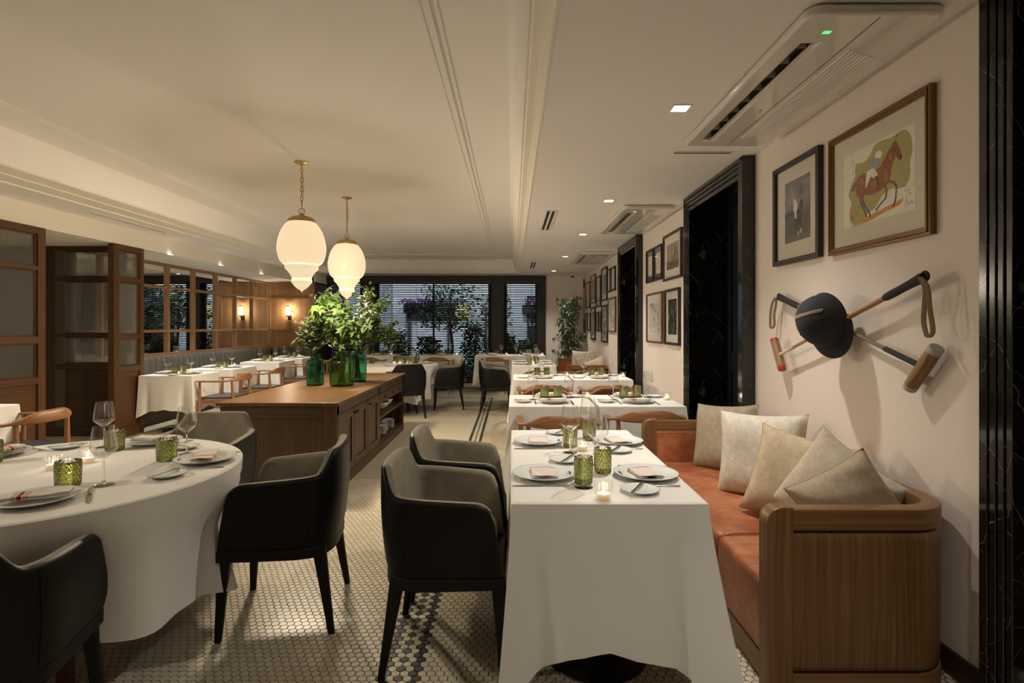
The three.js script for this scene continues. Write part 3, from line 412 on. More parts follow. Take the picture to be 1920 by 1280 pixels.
{ const g = thing('ceiling_spotlight', 'round recessed downlight behind the glazed screens, seen only through fluted glass', 'downlight', [-6.3, LOW, -4.4], 0); M('trim_ring', [lathe([[0.038, -0.003], [0.052, -0.004], [0.054, 0.001]], 24)], mat.trimWhite, g); M('light_lens', [lathe([[0.0001, -0.001], [0.038, -0.001]], 24)], mat.ledWhite, g); spot(g, [0, -0.012, 0], [0, -2, 0], 4, WARM, 1.1, 0.8, 2); }

// mirror grid above the banquette
{ const g = thing('mirror_grid', 'oak grid of mirror panes running above the grey banquette', 'mirror', [MIRROR_X, 0, 0]), cols = [7.47, 8.195, 8.92, 9.645, 10.37, 11.1, 11.825, 12.53], rows = [0.935, 1.306, 2.007, 2.37];
  for (const d of [7.0, ...cols]) M('mullion', [bx(0.01, 1.66, -d, 0.05, 1.46, 0.045, { r: 0.004 })], mat.panelWood, g);
  for (const y of rows) M('rail', [bx(0.012, y, -9.77, 0.05, 0.045, 5.54, { r: 0.004, g: 'z' })], mat.panelWood, g);
  const cc = [7.0, ...cols]; for (let i = 0; i + 1 < cc.length; i++) for (let j = 0; j < 3; j++) M('pane', [bx(-0.008, (rows[j] + rows[j + 1]) / 2, -(cc[i] + cc[i + 1]) / 2, 0.006, rows[j + 1] - rows[j] - 0.03, cc[i + 1] - cc[i] - 0.03)], mat.mirror, g);
  M('dado', [bx(-0.01, 0.46, -9.77, 0.02, 0.92, 5.5, { g: 'z' })], mat.oakDark, g);
}
{ // panelled end wall with its sconce
  const g = thing('wall_panelling', 'oak panelled end wall behind the banquette, lit by a wall lamp', 'panelling', [0, 0, -PANEL_D]);
  for (const [a, b] of [[-5.58, -5.50], [-4.60, -4.50]]) M('stile', [bx((a + b) / 2, 1.19, 0.012, b - a, 2.38, 0.035, { r: 0.003 })], mat.panelWood, g);
  for (const [a, b] of [[2.30, 2.385], [1.975, 2.03], [1.285, 1.33], [0.86, 0.94]]) M('rail', [bx(-5.05, (a + b) / 2, 0.012, 0.9, b - a, 0.035, { r: 0.003, g: 'x' })], mat.panelWood, g);
  for (const [a, b] of [[2.03, 2.30], [1.33, 1.975], [0.94, 1.285]]) M('panel', [bx(-5.05, (a + b) / 2, 0.0, 0.9, b - a, 0.012)], mat.panelWood, g);
  const s = thing('wall_sconce', 'cylindrical white glass wall lamp on the panelled end wall', 'wall lamp', [-5.07, 0, -PANEL_D + 0.018]);
  M('backplate', [bx(0, 1.585, 0.008, 0.07, 0.12, 0.016, { r: 0.004 })], mat.darkBronze, s);
  M('arm', [rod([V(0, 1.575, 0.01), V(0, 1.575, 0.08), V(0, 1.60, 0.09)], 0.009), at(lathe([[0.001, 0], [0.03, 0.002], [0.05, 0.012], [0.052, 0.024]], 20), 0, 1.6, 0.09)], mat.darkBronze, s);
  M('lamp_glass', [at(lathe([[0.001, 0], [0.046, 0], [0.046, 0.205], [0.001, 0.206]], 24), 0, 1.624, 0.09)], mat.sconceGlass, s);
  M('cap', [at(lathe([[0.049, 0], [0.049, 0.01], [0.02, 0.014], [0.006, 0.018], [0.005, 0.03], [0.001, 0.032]], 20), 0, 1.83, 0.09)], mat.darkBronze, s);
  const p = new THREE.PointLight(WARM, SCONCE_I, 0, 2); p.position.set(0, 1.73, 0.09); p.castShadow = true; p.shadow.radius = 2; s.add(p);
}
{ // channelled banquette
  const g = thing('banquette', 'long grey channel-tufted banquette under the mirror grid', 'banquette', [0, 0, 0]);
  const chan = w => { const sh = []; for (let k = 0; k <= 10; k++) { const a = k / 10 * PI; sh.push([Math.cos(a) * w / 2, Math.sin(a) ** 0.6 * 0.05]); } const rings = [[0.42, 1, 0], [0.8, 1, 0], [0.87, 1, -0.004], [0.905, 0.97, -0.02], [0.918, 0.9, -0.045]].map(([y, s, o]) => [...sh.map(([u, v]) => V(0.07 + (v) * s + o, y, u * s)), V(0.0, y, -w / 2), V(0.0, y, w / 2)]); return loft(rings); };
  const w = 0.145, c = chan(w); for (let d = 7.0; d < 12.3; d += w) M('channel', c, mat.greyFabric, g).position.set(MIRROR_X + 0.01, 0, -(d + w / 2));
  for (let x = -5.42; x < -4.6; x += w) { const m = M('channel', c, mat.greyFabric, g); m.position.set(x + w / 2, 0, -PANEL_D + 0.04); m.rotation.y = -HALF; }
  M('seat', [box(MIRROR_X + 0.05, -4.98, 0.33, 0.46, 7.0, 12.5, { r: 0.03 }), box(-5.0, -4.55, 0.33, 0.46, 11.95, 12.5, { r: 0.03 })], mat.greyFabric, g);
  M('plinth', [box(MIRROR_X + 0.05, -5.05, 0, 0.33, 7.0, 12.5, { g: 'z' }), box(-5.1, -4.55, 0, 0.33, 12.02, 12.5, { g: 'x' })], mat.oakDark, g);
}

// ---------------------------------------------------------------- service cabinet
{
  const g = thing('service_cabinet', 'long oak service cabinet with doors, drawers and open shelves under the pendants', 'cabinet', [0, 0, 0]);
  const X0 = -2.40, X1 = -1.45, D0 = 4.53, D1 = 7.34, C = mat.cabinet;
  M('worktop', [box(X0 - 0.03, X1 + 0.03, 0.728, 0.757, D0 - 0.03, D1 + 0.03, { r: 0.006, g: 'z' })], mat.cabinetTop, g);
  M('end_panel', [box(X0, X1, 0, 0.728, D0 + 0.018, D0 + 0.04)], C, g); M('end_panel', [box(X0, X1, 0, 0.728, D1 - 0.04, D1)], C, g);
  for (const [a, b] of [[X0, X0 + 0.10], [X1 - 0.10, X1]]) M('stile', [box(a, b, 0, 0.728, D0, D0 + 0.02, { r: 0.002 })], C, g);
  M('rail', [box(X0 + 0.1, X1 - 0.1, 0.625, 0.728, D0, D0 + 0.02, { r: 0.002, g: 'x' })], C, g); M('rail', [box(X0 + 0.1, X1 - 0.1, 0, 0.1, D0, D0 + 0.02, { r: 0.002, g: 'x' })], C, g);
  M('back_panel', [box(X0, X0 + 0.02, 0, 0.728, D0 + 0.04, D1 - 0.04)], C, g);
  M('plinth', [box(X0 + 0.02, X1, 0, 0.088, D0 + 0.04, D1 - 0.04, { g: 'z' })], C, g);
  M('face_rail', [box(X1 - 0.02, X1, 0.648, 0.728, D0 + 0.04, D1 - 0.04, { g: 'z' })], C, g);
  M('divider', [box(X0 + 0.02, X1, 0.088, 0.728, 5.985, 6.03)], C, g); M('corner_post', [box(X1 - 0.045, X1, 0, 0.728, D0 + 0.02, D0 + 0.075)], C, g); M('corner_post', [box(X1 - 0.045, X1, 0, 0.728, D1 - 0.055, D1 - 0.002)], C, g);
  M('carcass', [box(X0 + 0.02, X1 - 0.03, 0.088, 0.70, D0 + 0.04, 5.98)], mat.oakDark, g);
  const knob = (x, y, d, parent) => M('knob', [at(lathe([[0.001, 0], [0.006, 0], [0.005, 0.014], [0.013, 0.019], [0.014, 0.026], [0.008, 0.032], [0.001, 0.033]], 14), x, y, -d, 0, 0, -HALF)], mat.darkBronze, parent);
  [[4.61, 5.055, 5.02], [5.065, 5.515, 5.10], [5.525, 5.98, 5.56]].forEach(([a, b, k]) => {
    const y0 = 0.094, y1 = 0.642, s = 0.075, door = M('door', [box(X1 - 0.022, X1 - 0.012, y0 + s - 0.005, y1 - s + 0.005, a + s - 0.005, b - s + 0.005), box(X1 - 0.022, X1, y0, y1, a, a + s, { r: 0.002 }), box(X1 - 0.022, X1, y0, y1, b - s, b, { r: 0.002 }), box(X1 - 0.022, X1, y1 - s, y1, a + s, b - s, { g: 'z' }), box(X1 - 0.022, X1, y0, y0 + s, a + s, b - s, { g: 'z' })], C, g);
    knob(X1, 0.60, k, door);
  });
  M('shelf', [box(X0 + 0.05, X1, 0.362, 0.388, 6.03, D1 - 0.04, { g: 'z' })], C, g);
  M('bottom_board', [box(X0 + 0.05, X1, 0.08, 0.096, 6.03, D1 - 0.04, { g: 'z' })], C, g); M('inner_back', [box(-1.95, -1.93, 0.09, 0.72, 6.03, D1 - 0.04)], C, g);
  [[6.04, 6.46, [6.25]], [6.47, 7.285, [6.68, 7.05]]].forEach(([a, b, pulls]) => { const dr = M('drawer', [box(X1 - 0.4, X1, 0.533, 0.642, a, b, { r: 0.002, g: 'z' })], C, g); for (const p of pulls) M('pull', [at(lathe([[0.001, 0], [0.016, 0], [0.016, 0.006], [0.001, 0.007]], 12), X1, 0.588, -p, 0, 0, -HALF), rod([V(X1 + 0.012, 0.594, -p - 0.02), V(X1 + 0.018, 0.572, -p - 0.014), V(X1 + 0.018, 0.572, -p + 0.014), V(X1 + 0.012, 0.594, -p + 0.02)], 0.0035, 6)], mat.darkBronze, dr); });
}
const saucer = proto(o => M('disc', [lathe([[0.0001, 0.002], [0.04, 0.002], [0.05, 0.004], [0.082, 0.015], [0.083, 0.017], [0.05, 0.009], [0.04, 0.006], [0.0001, 0.006]], 24)], mat.chinaWhite, o));
[[6.14, 7, -1.58], [6.33, 9, -1.60], [6.53, 11, -1.58], [6.72, 13, -1.60], [6.92, 12, -1.57]].forEach(([d, n, x], s) => { for (let k = 0; k < n; k++) put(saucer, 'saucer', `white saucer, ${k === n - 1 ? 'topmost' : k ? ['', 'second', 'third', 'fourth', 'fifth', 'sixth', 'seventh', 'eighth', 'ninth', 'tenth', 'eleventh', 'twelfth'][k] + ' from the bottom' : 'bottom one'} of the ${['shortest', 'second', 'middle', 'tallest', 'last'][s]} stack in the cabinet`, 'saucer', [x + 0.004 * Math.sin(k * 2.1), 0.096 + k * 0.0092, -d], k, 'saucers stacked in the cabinet'); });
const bowl = proto(o => M('bowl_wall', [lathe([[0.0001, 0.004], [0.045, 0.004], [0.05, 0], [0.055, 0.004], [0.095, 0.035], [0.122, 0.085], [0.119, 0.086], [0.09, 0.038], [0.05, 0.01], [0.0001, 0.01]], 28)], mat.chinaWhite, o));
[[6.62, -1.60, 'front'], [6.92, -1.62, 'rear']].forEach(([d, x, w]) => put(bowl, 'serving_bowl', `white serving bowl on the middle cabinet shelf, ${w} one under the drawers`, 'bowl', [x, 0.388, -d]));

// ---------------------------------------------------------------- green vases with cut branches
function vase(label, x, d, prof, m, n = 32, square = 0) { const g = thing('glass_vase', label, 'vase', [x, 0.758, -d]); const inner = prof.slice().reverse().map(([r, y]) => [Math.max(0.0001, r - 0.005), Math.max(0.008, y)]); const geo = lathe([...prof, ...inner], n); if (square) { const p = geo.attributes.position; for (let i = 0; i < p.count; i++) { const X = p.getX(i), Z = p.getZ(i), R = Math.hypot(X, Z), a = Math.atan2(Z, X), k = 1 + square * (Math.max(Math.abs(Math.cos(a)), Math.abs(Math.sin(a))) ** -0.8 - 1) * smooth(0.05, 0.08, R); p.setXYZ(i, X * k, p.getY(i), Z * k); } geo.computeVertexNormals(); } M('vessel', [geo], m, g); return g; }
vase('tall emerald glass vase with square shoulders, smallest of three', -2.09, 5.84, [[0.0001, 0], [0.078, 0], [0.084, 0.008], [0.085, 0.25], [0.078, 0.268], [0.052, 0.282], [0.047, 0.292], [0.05, 0.30], [0.05, 0.325], [0.047, 0.33]], mat.emerald, 40, 0.5);
vase('wide green demijohn vase, largest of three on the cabinet', -1.79, 5.78, [[0.0001, 0.004], [0.11, 0], [0.122, 0.012], [0.13, 0.18], [0.145, 0.22], [0.138, 0.255], [0.105, 0.29], [0.068, 0.305], [0.06, 0.32], [0.062, 0.35], [0.066, 0.358]], mat.olive, 40);
vase('slim emerald glass vase standing behind the wide green one', -1.76, 6.28, [[0.0001, 0], [0.08, 0], [0.09, 0.01], [0.097, 0.2], [0.1, 0.25], [0.085, 0.3], [0.05, 0.34], [0.04, 0.36], [0.042, 0.40]], mat.emerald, 36);
const starLeaf = s => { const p = [], lobes = [[0, 1], [0.62, 0.42], [1.05, 0.92], [1.5, 0.38], [2.0, 0.7], [2.7, 0.2]], pts = []; for (const [a, r] of lobes) pts.push([Math.sin(a) * r * s, Math.cos(a) * r * s]); const L = [...pts, ...pts.slice(1).reverse().map(([x, z]) => [-x, z])], h = ([x, z]) => -0.25 * Math.hypot(x, z) ** 2 / s; for (let k = 0; k < L.length; k++) { const a = L[k], b = L[(k + 1) % L.length]; p.push(0, 0.012 * s, 0, b[0], h(b), b[1], a[0], h(a), a[1]); } const g = new THREE.BufferGeometry(); g.setAttribute('position', new THREE.Float32BufferAttribute(p, 3)); g.computeVertexNormals(); return clean(g); };
const leafGreens = [[0.085, 0.17, 0.018], [0.11, 0.20, 0.025], [0.06, 0.13, 0.015], [0.12, 0.19, 0.035]].map(c => PH(c, { roughness: 0.55, transmission: 0.35, thickness: 0, side: THREE.DoubleSide }));
const leafGrey = [[0.09, 0.135, 0.04], [0.125, 0.17, 0.062], [0.06, 0.10, 0.028]].map(c => PH(c, { roughness: 0.6, transmission: 0.3, thickness: 0, side: THREE.DoubleSide })), twigMat = S([0.17, 0.11, 0.06], { roughness: 0.8 });
function bouquet(label, x, d, neck, seed, branches, opts) {
  const g = thing('cut_branches', label, 'branches', [x, 0.758, -d]), r = rng(seed), stars = opts.stars, tips = [];
  for (const [tx, ty, tz, bare] of branches) {
    const base = V((r() - 0.5) * 0.08, 0.03, (r() - 0.5) * 0.08), mouth = V((r() - 0.5) * neck, opts.mouth, (r() - 0.5) * neck), tip = V(tx, ty, tz), mid = mouth.clone().lerp(tip, 0.5).add(V((r() - 0.5) * 0.06, 0.05 + r() * 0.03, (r() - 0.5) * 0.06));
    const cv = new THREE.CatmullRomCurve3([base, mouth, mid, tip]), pts = cv.getPoints(12); const b = M('branch', [rod(pts, pts.map((_, i) => lerp(0.0055, 0.0018, i / 12)), 6)], twigMat, g);
    for (let k = 0; k < 4; k++) { const t = 0.5 + 0.13 * k, p = cv.getPoint(t), q = p.clone().add(V((r() - 0.5) * 0.22, 0.04 + r() * 0.1, (r() - 0.5) * 0.22)); M('twig', [rod([p, p.clone().lerp(q, 0.5).add(V(0, 0.012, 0)), q], [0.0026, 0.002, 0.0012], 5)], twigMat, b); if (!bare) tips.push([p, q, 0.6]); }
    if (!bare) tips.push([cv.getPoint(0.45), tip, 1], [cv.getPoint(0.6), tip, 1]);
  }
  if (stars) { const geos = [0.072, 0.085, 0.1, 0.06].map(starLeaf); for (let i = 0; i < stars; i++) { const [p, q] = tips[Math.floor(r() * tips.length)], c = p.clone().lerp(q, r()).add(V((r() - 0.5) * 0.12, (r() - 0.4) * 0.1, (r() - 0.3) * 0.14)); const m = M('leaf', geos[i % 4], leafGreens[Math.floor(r() * 4)], g); m.position.copy(c); m.rotation.set(0.5 + r() * 0.9, (r() - 0.5) * 3.4, (r() - 0.5) * 1.2, 'YXZ'); } }
  const small = [[], [], []]; for (let i = 0; i < opts.small; i++) { const [p, q] = tips[Math.floor(r() * tips.length)], c = p.clone().lerp(q, 0.15 + r() * 0.95).add(V((r() - 0.5) * opts.spread, (r() - 0.5) * opts.spread * 0.8, (r() - 0.5) * opts.spread)); small[i % 3].push(at(leafShape(0.05 + r() * 0.035, 0.03 + r() * 0.014), c.x, c.y, c.z, r() * 6.28, (r() - 0.5) * 1.8, (r() - 0.5))); }
  small.forEach((s, i) => { if (s.length) M('foliage', s, leafGrey[i], g).userData.kind = 'stuff'; });
}
bouquet('small-leaved branches in the emerald vase with square shoulders', -2.09, 5.84, 0.05, 3, [[-0.08, 0.58, 0.05], [0.02, 0.66, 0.0], [-0.13, 0.48, 0.08], [0.1, 0.56, 0.06], [-0.03, 0.5, 0.14], [0.14, 0.62, -0.05], [-0.10, 0.6, -0.05]], { mouth: 0.32, stars: 0, small: 520, spread: 0.13 });
bouquet('branches with bright star-shaped leaves in the wide green vase', -1.79, 5.78, 0.07, 8, [[-0.16, 0.92, 0.05], [0.06, 0.88, 0.08], [0.22, 0.76, 0.05], [-0.3, 0.72, 0.02], [0.3, 0.6, 0.1], [0.0, 0.66, 0.18], [-0.14, 0.74, 0.16], [0.14, 0.66, 0.15], [-0.24, 0.95, -0.05], [-0.62, 0.83, 0, 1], [-0.60, 0.7, 0.06, 1]], { mouth: 0.355, stars: 170, small: 320, spread: 0.16 });
bouquet('grey-green trailing branches in the slim rear vase', -1.76, 6.28, 0.03, 14, [[0.22, 0.72, 0.05], [0.38, 0.6, 0.1], [0.5, 0.42, 0.1], [0.30, 0.84, 0.0], [0.1, 0.95, 0.05], [0.16, 1.06, 0.0], [0.36, 0.94, 0.0], [0.46, 0.52, 0.05]], { mouth: 0.40, stars: 36, small: 460, spread: 0.13 });

// ---------------------------------------------------------------- chairs
const tubChair = proto(o => {
  const raw = []; for (let k = 0; k <= 12; k++) raw.push([lerp(0.268, 0.285, k / 12), lerp(0.215, -0.05, k / 12)]);
  for (let k = 1; k < 48; k++) { const a = k / 48 * PI, c = Math.cos(a), s = Math.sin(a), e = 2 / 3.0; raw.push([0.285 * Math.sign(c) * Math.abs(c) ** e, -0.05 - 0.22 * s ** e]); }
  for (let k = 12; k >= 0; k--) raw.push([-lerp(0.268, 0.285, k / 12), lerp(0.215, -0.05, k / 12)]);
  const len = [0]; for (let i = 1; i < raw.length; i++) len.push(len[i - 1] + Math.hypot(raw[i][0] - raw[i - 1][0], raw[i][1] - raw[i - 1][1]));
  const T = len[len.length - 1], N = 72, pl = []; for (let k = 0, i = 0; k <= N; k++) { const q = T * k / N; while (i + 2 < len.length && len[i + 1] < q) i++; const f = (q - len[i]) / (len[i + 1] - len[i]); pl.push([lerp(raw[i][0], raw[i + 1][0], f), lerp(raw[i][1], raw[i + 1][1], f)]); }
  const nrm = pl.map((p, k) => { const a = pl[Math.max(0, k - 1)], b = pl[Math.min(N, k + 1)], tx = b[0] - a[0], tz = b[1] - a[1], l = Math.hypot(tx, tz); return [-tz / l, tx / l]; });   // inward or outward by sign
  const sgn = nrm[0][0] > 0 ? 1 : -1, Y0 = 0.40, TH = 0.05;
  const top = k => { const q = Math.abs(k / N - 0.5) * T, e = Math.min(k, N - k) / N * T, R = 0.075; let h = lerp(0.665, 0.695, 1 - clamp((q - 0.3) / (T / 2 - 0.3))); h = lerp(h, 0.80, 1 - smooth(0.18, 0.30, q)); if (e < R) h -= R - Math.sqrt(R * R - (R - e) ** 2); return h; };
  const P = (k, v, off) => { const [x, z] = pl[k], n = nrm[k], h = top(k), xs = lerp(0.955, 1, v ** 0.7), zs = z < 0 ? lerp(0.90, 1, v ** 0.6) : lerp(1.14, 1, v), bulge = 0.008 * Math.sin(v * PI); const p = V((x + sgn * n[0] * (off + (off >= 0 ? bulge : -bulge))) * xs, Y0 + v * (h - Y0), (z + sgn * n[1] * (off + (off >= 0 ? bulge : -bulge))) * zs); p.u = k / N * T; p.v = v * 0.4; return p; };
  const rimP = (k, a) => { const A = P(k, 1, 0), B = P(k, 1, -TH), c = A.clone().add(B).multiplyScalar(0.5), h = A.clone().sub(B).multiplyScalar(0.5), q = c.addScaledVector(h, Math.cos(a)); q.y += Math.sin(a) * 0.02; q.u = k / N * T; q.v = 0.4 + a * 0.02; return q; };
  const out = grid(N, 14, (u, v) => { const k = Math.round(u * N), j = Math.round(v * 14); return j <= 10 ? P(k, j / 10, 0) : rimP(k, (j - 10) / 4 * 1.1); });
  const ends = [0, N].map(k => grid(1, 11, (u, v) => { const j = Math.round(v * 11); return j <= 10 ? (u < 0.5 ? P(k, j / 10, 0) : P(k, j / 10, -TH)) : rimP(k, u < 0.5 ? 1.0 : 2.1); }));
  mat.blackLeather.side = THREE.DoubleSide;
  M('outer_shell', [out, ...ends], mat.blackLeather, o);
  M('inner_lining', [grid(N, 12, (u, v) => { const k = Math.round(u * N), j = Math.round(v * 12); return j <= 9 ? P(k, j / 9, -TH) : rimP(k, PI - (j - 9) / 3 * (PI - 1.1)); })], mat.velvet, o);
  for (const s of [-1, 1]) M('seam', [rod([0.05, 0.3, 0.6, 0.85, 1].map(v => P(N / 2 + s * 17, v, 0.001)), 0.0022, 5)], mat.blackLeather, o);
  const sh = new THREE.Shape(); for (let k = 2; k <= N - 2; k++) { const p = P(k, 0.1, -TH - 0.003); k === 2 ? sh.moveTo(p.x, -p.z) : sh.lineTo(p.x, -p.z); } sh.closePath();
  const cu = new THREE.ExtrudeGeometry(sh, { depth: 0.055, bevelEnabled: true, bevelSize: 0.012, bevelThickness: 0.02, bevelSegments: 4 }); cu.rotateX(-HALF); cu.translate(0, 0.405, 0.004); M('seat_cushion', [uvMetres(cu)], mat.velvet, o);
  const fr = new THREE.Shape(); for (let k = 0; k <= N; k++) { const p = P(k, 0, -0.006); k ? fr.lineTo(p.x, -p.z) : fr.moveTo(p.x, -p.z); } fr.closePath();
  const fg = new THREE.ExtrudeGeometry(fr, { depth: 0.04, bevelEnabled: true, bevelSize: 0.006, bevelThickness: 0.006, bevelSegments: 2 }); fg.rotateX(-HALF); fg.translate(0, 0.352, 0); M('seat_frame', [fg], mat.blackPaint, o);
  for (const [sx, sz] of [[1, 1], [-1, 1], [1, -1], [-1, -1]]) { const z0 = sz > 0 ? 0.225 : -0.175, z1 = sz > 0 ? 0.245 : -0.235, X = V(1, 0, 0), Z = V(0, 0, 1); M('leg', loft([[0.385, 0.026], [0.34, 0.025], [0.2, 0.019], [0, 0.0125]].map(([y, r]) => ring(V(sx * lerp(0.245, 0.215, y / 0.385), y, lerp(z1, z0, y / 0.385)), X, Z, r, r * 1.15, 12, 0.5))), mat.blackPaint, o); }
});
const woodChair = proto(o => {
  const hoop = []; const n = 30; for (let k = 0; k <= n; k++) { const a = lerp(-0.18, PI + 0.18, k / n), c = Math.cos(a), s = Math.sin(a), q = Math.abs(k / n - 0.5) * 2, e = 0.82; let x = 0.295 * Math.sign(c) * Math.abs(c) ** e, z = -0.02 - 0.255 * Math.sign(s) * Math.abs(s) ** e; if (q > 0.72) { z = lerp(z, z + 0.20, smooth(0.72, 1, q)); } const y = lerp(0.708, 0.672, smooth(0.1, 0.75, q)), wide = lerp(0.016, 0.028, smooth(0.25, 0.9, q)), tall = lerp(0.046, 0.012, smooth(0.12, 0.62, q)); hoop.push([V(x, y, z), wide * (k === 0 || k === n ? 0.6 : 1), tall * (k === 0 || k === n ? 0.6 : 1), q]); }
  const rings = hoop.map(([p, w, t, q], i) => { const a = hoop[Math.max(0, i - 1)][0], b = hoop[Math.min(n, i + 1)][0], tan = b.clone().sub(a).normalize(), out = V(tan.z, 0, -tan.x).normalize(), up = V(0, 1, 0).addScaledVector(out, (1 - q) * 0.25).normalize(); return ring(p, out, up, w, t, 12, 0.75); });
  M('arm_rail', loft(rings), mat.chairWood, o);
  for (const s of [1, -1]) {
    M('leg', rod([V(s * 0.285, 0, 0.215), V(s * 0.278, 0.25, 0.21), V(s * 0.275, 0.44, 0.205), V(s * 0.282, 0.67, 0.2)], [0.014, 0.019, 0.021, 0.013], 12), mat.chairWood, o);
    M('leg', rod([V(s * 0.235, 0, -0.25), V(s * 0.225, 0.25, -0.215), V(s * 0.222, 0.44, -0.2), V(s * 0.235, 0.70, -0.19)], [0.014, 0.019, 0.021, 0.014], 12), mat.chairWood, o);
  }
  M('seat_frame', [bx(0, 0.415, 0.205, 0.54, 0.05, 0.03, { r: 0.006, g: 'x' }), bx(0, 0.415, -0.2, 0.44, 0.05, 0.03, { r: 0.006, g: 'x' }), at(bx(0, 0, 0, 0.028, 0.05, 0.41, { r: 0.006, g: 'z' }), 0.25, 0.415, 0, 0.115), at(bx(0, 0, 0, 0.028, 0.05, 0.41, { r: 0.006, g: 'z' }), -0.25, 0.415, 0, -0.115)], mat.chairWood, o);
  const sh = new THREE.Shape(); sh.moveTo(-0.255, -0.2); sh.lineTo(0.255, -0.2); sh.lineTo(0.205, 0.185); sh.lineTo(-0.205, 0.185); sh.closePath(); const e = new THREE.ExtrudeGeometry(sh, { depth: 0.012, bevelEnabled: true, bevelSize: 0.012, bevelThickness: 0.012, bevelSegments: 3 }); e.rotateX(-HALF); e.translate(0, 0.442, 0.0); M('seat_pad', [uvMetres(e)], mat.seatLeather, o);
});
const tub = (x, d, a, label, group) => put(tubChair, 'tub_armchair', label, 'chair', [x, 0, -d], a, group), oakChair = (x, d, a, label, group) => put(woodChair, 'wooden_armchair', label, 'chair', [x, 0, -d], a, group);
tub(-1.085, 2.69, -1.42, 'black leather tub chair with taupe lining, back to the aisle, at the round table', 'tub chairs at the front round table');
tub(-1.64, 1.65, -2.94, 'black leather tub chair seen from behind, cut by the frame corner', 'tub chairs at the front round table');
tub(-1.93, 3.40, 0.08, 'black leather tub chair between the front round table and the cabinet', 'tub chairs at the front round table');
tub(-0.28, 2.41, HALF, 'black leather tub chair at the front sofa table, standing on the dark tile border', 'tub chairs at the front sofa table');
tub(-0.28, 3.03, HALF + 0.03, 'black leather tub chair tucked behind another at the front sofa table', 'tub chairs at the front sofa table');
tub(-0.275, 9.05, HALF, 'black tub chair with pale lining at the far sofa table, the nearer of two', 'tub chairs at the far sofa table');
tub(-0.275, 9.75, HALF, 'black tub chair with pale lining at the far sofa table, partly hidden by its twin', 'tub chairs at the far sofa table');
tub(-1.62, 8.36, -2.70, 'black tub chair with its back to the camera beside the cabinet corner', 'tub chairs at the far round table');
tub(-1.06, 9.3, -1.46, 'black tub chair in profile at the far round table', 'tub chairs at the far round table');
tub(-2.0, 10.24, 0.1, 'pale-lined tub chair on the window side of the far round table', 'tub chairs at the far round table');
[[0.35, 4.13, PI, 'on the sofa side of the second row aisle table'], [1.04, 4.37, PI, 'on the sofa side of the second row wall table'], [0.35, 5.40, 0, 'on the window side of the second row aisle table'], [1.04, 5.40, 0, 'on the window side of the second row wall table'],
 [0.37, 6.20, PI, 'on the near side of the third row aisle table'], [1.08, 6.20, PI, 'on the near side of the third row wall table'], [0.37, 7.55, 0, 'on the window side of the third row aisle table'], [1.08, 7.55, 0, 'on the window side of the third row wall table']].forEach(([x, d, a, l]) => oakChair(x, d, a, 'oak armchair with curved back rail ' + l, 'oak armchairs at the row tables'));
[[7.37, 'first'], [8.47, 'second'], [9.97, 'third'], [11.02, 'fourth']].forEach(([d, w]) => oakChair(-3.83, d, -HALF, `oak armchair with black seat at the ${w} banquette table`, 'oak armchairs facing the banquette'));
oakChair(-3.78, 4.2, -HALF, 'oak armchair at the small table before the screen, half behind the round table', 'oak armchairs facing the banquette');
oakChair(-0.37, 11.42, PI, 'oak armchair at the window table behind the paired tub chairs', 'oak armchairs at the window tables'); oakChair(-1.53, 11.42, PI, 'oak armchair at the middle window table', 'oak armchairs at the window tables'); oakChair(-2.95, 11.42, PI, 'oak armchair at the window table behind the bouquet', 'oak armchairs at the window tables');

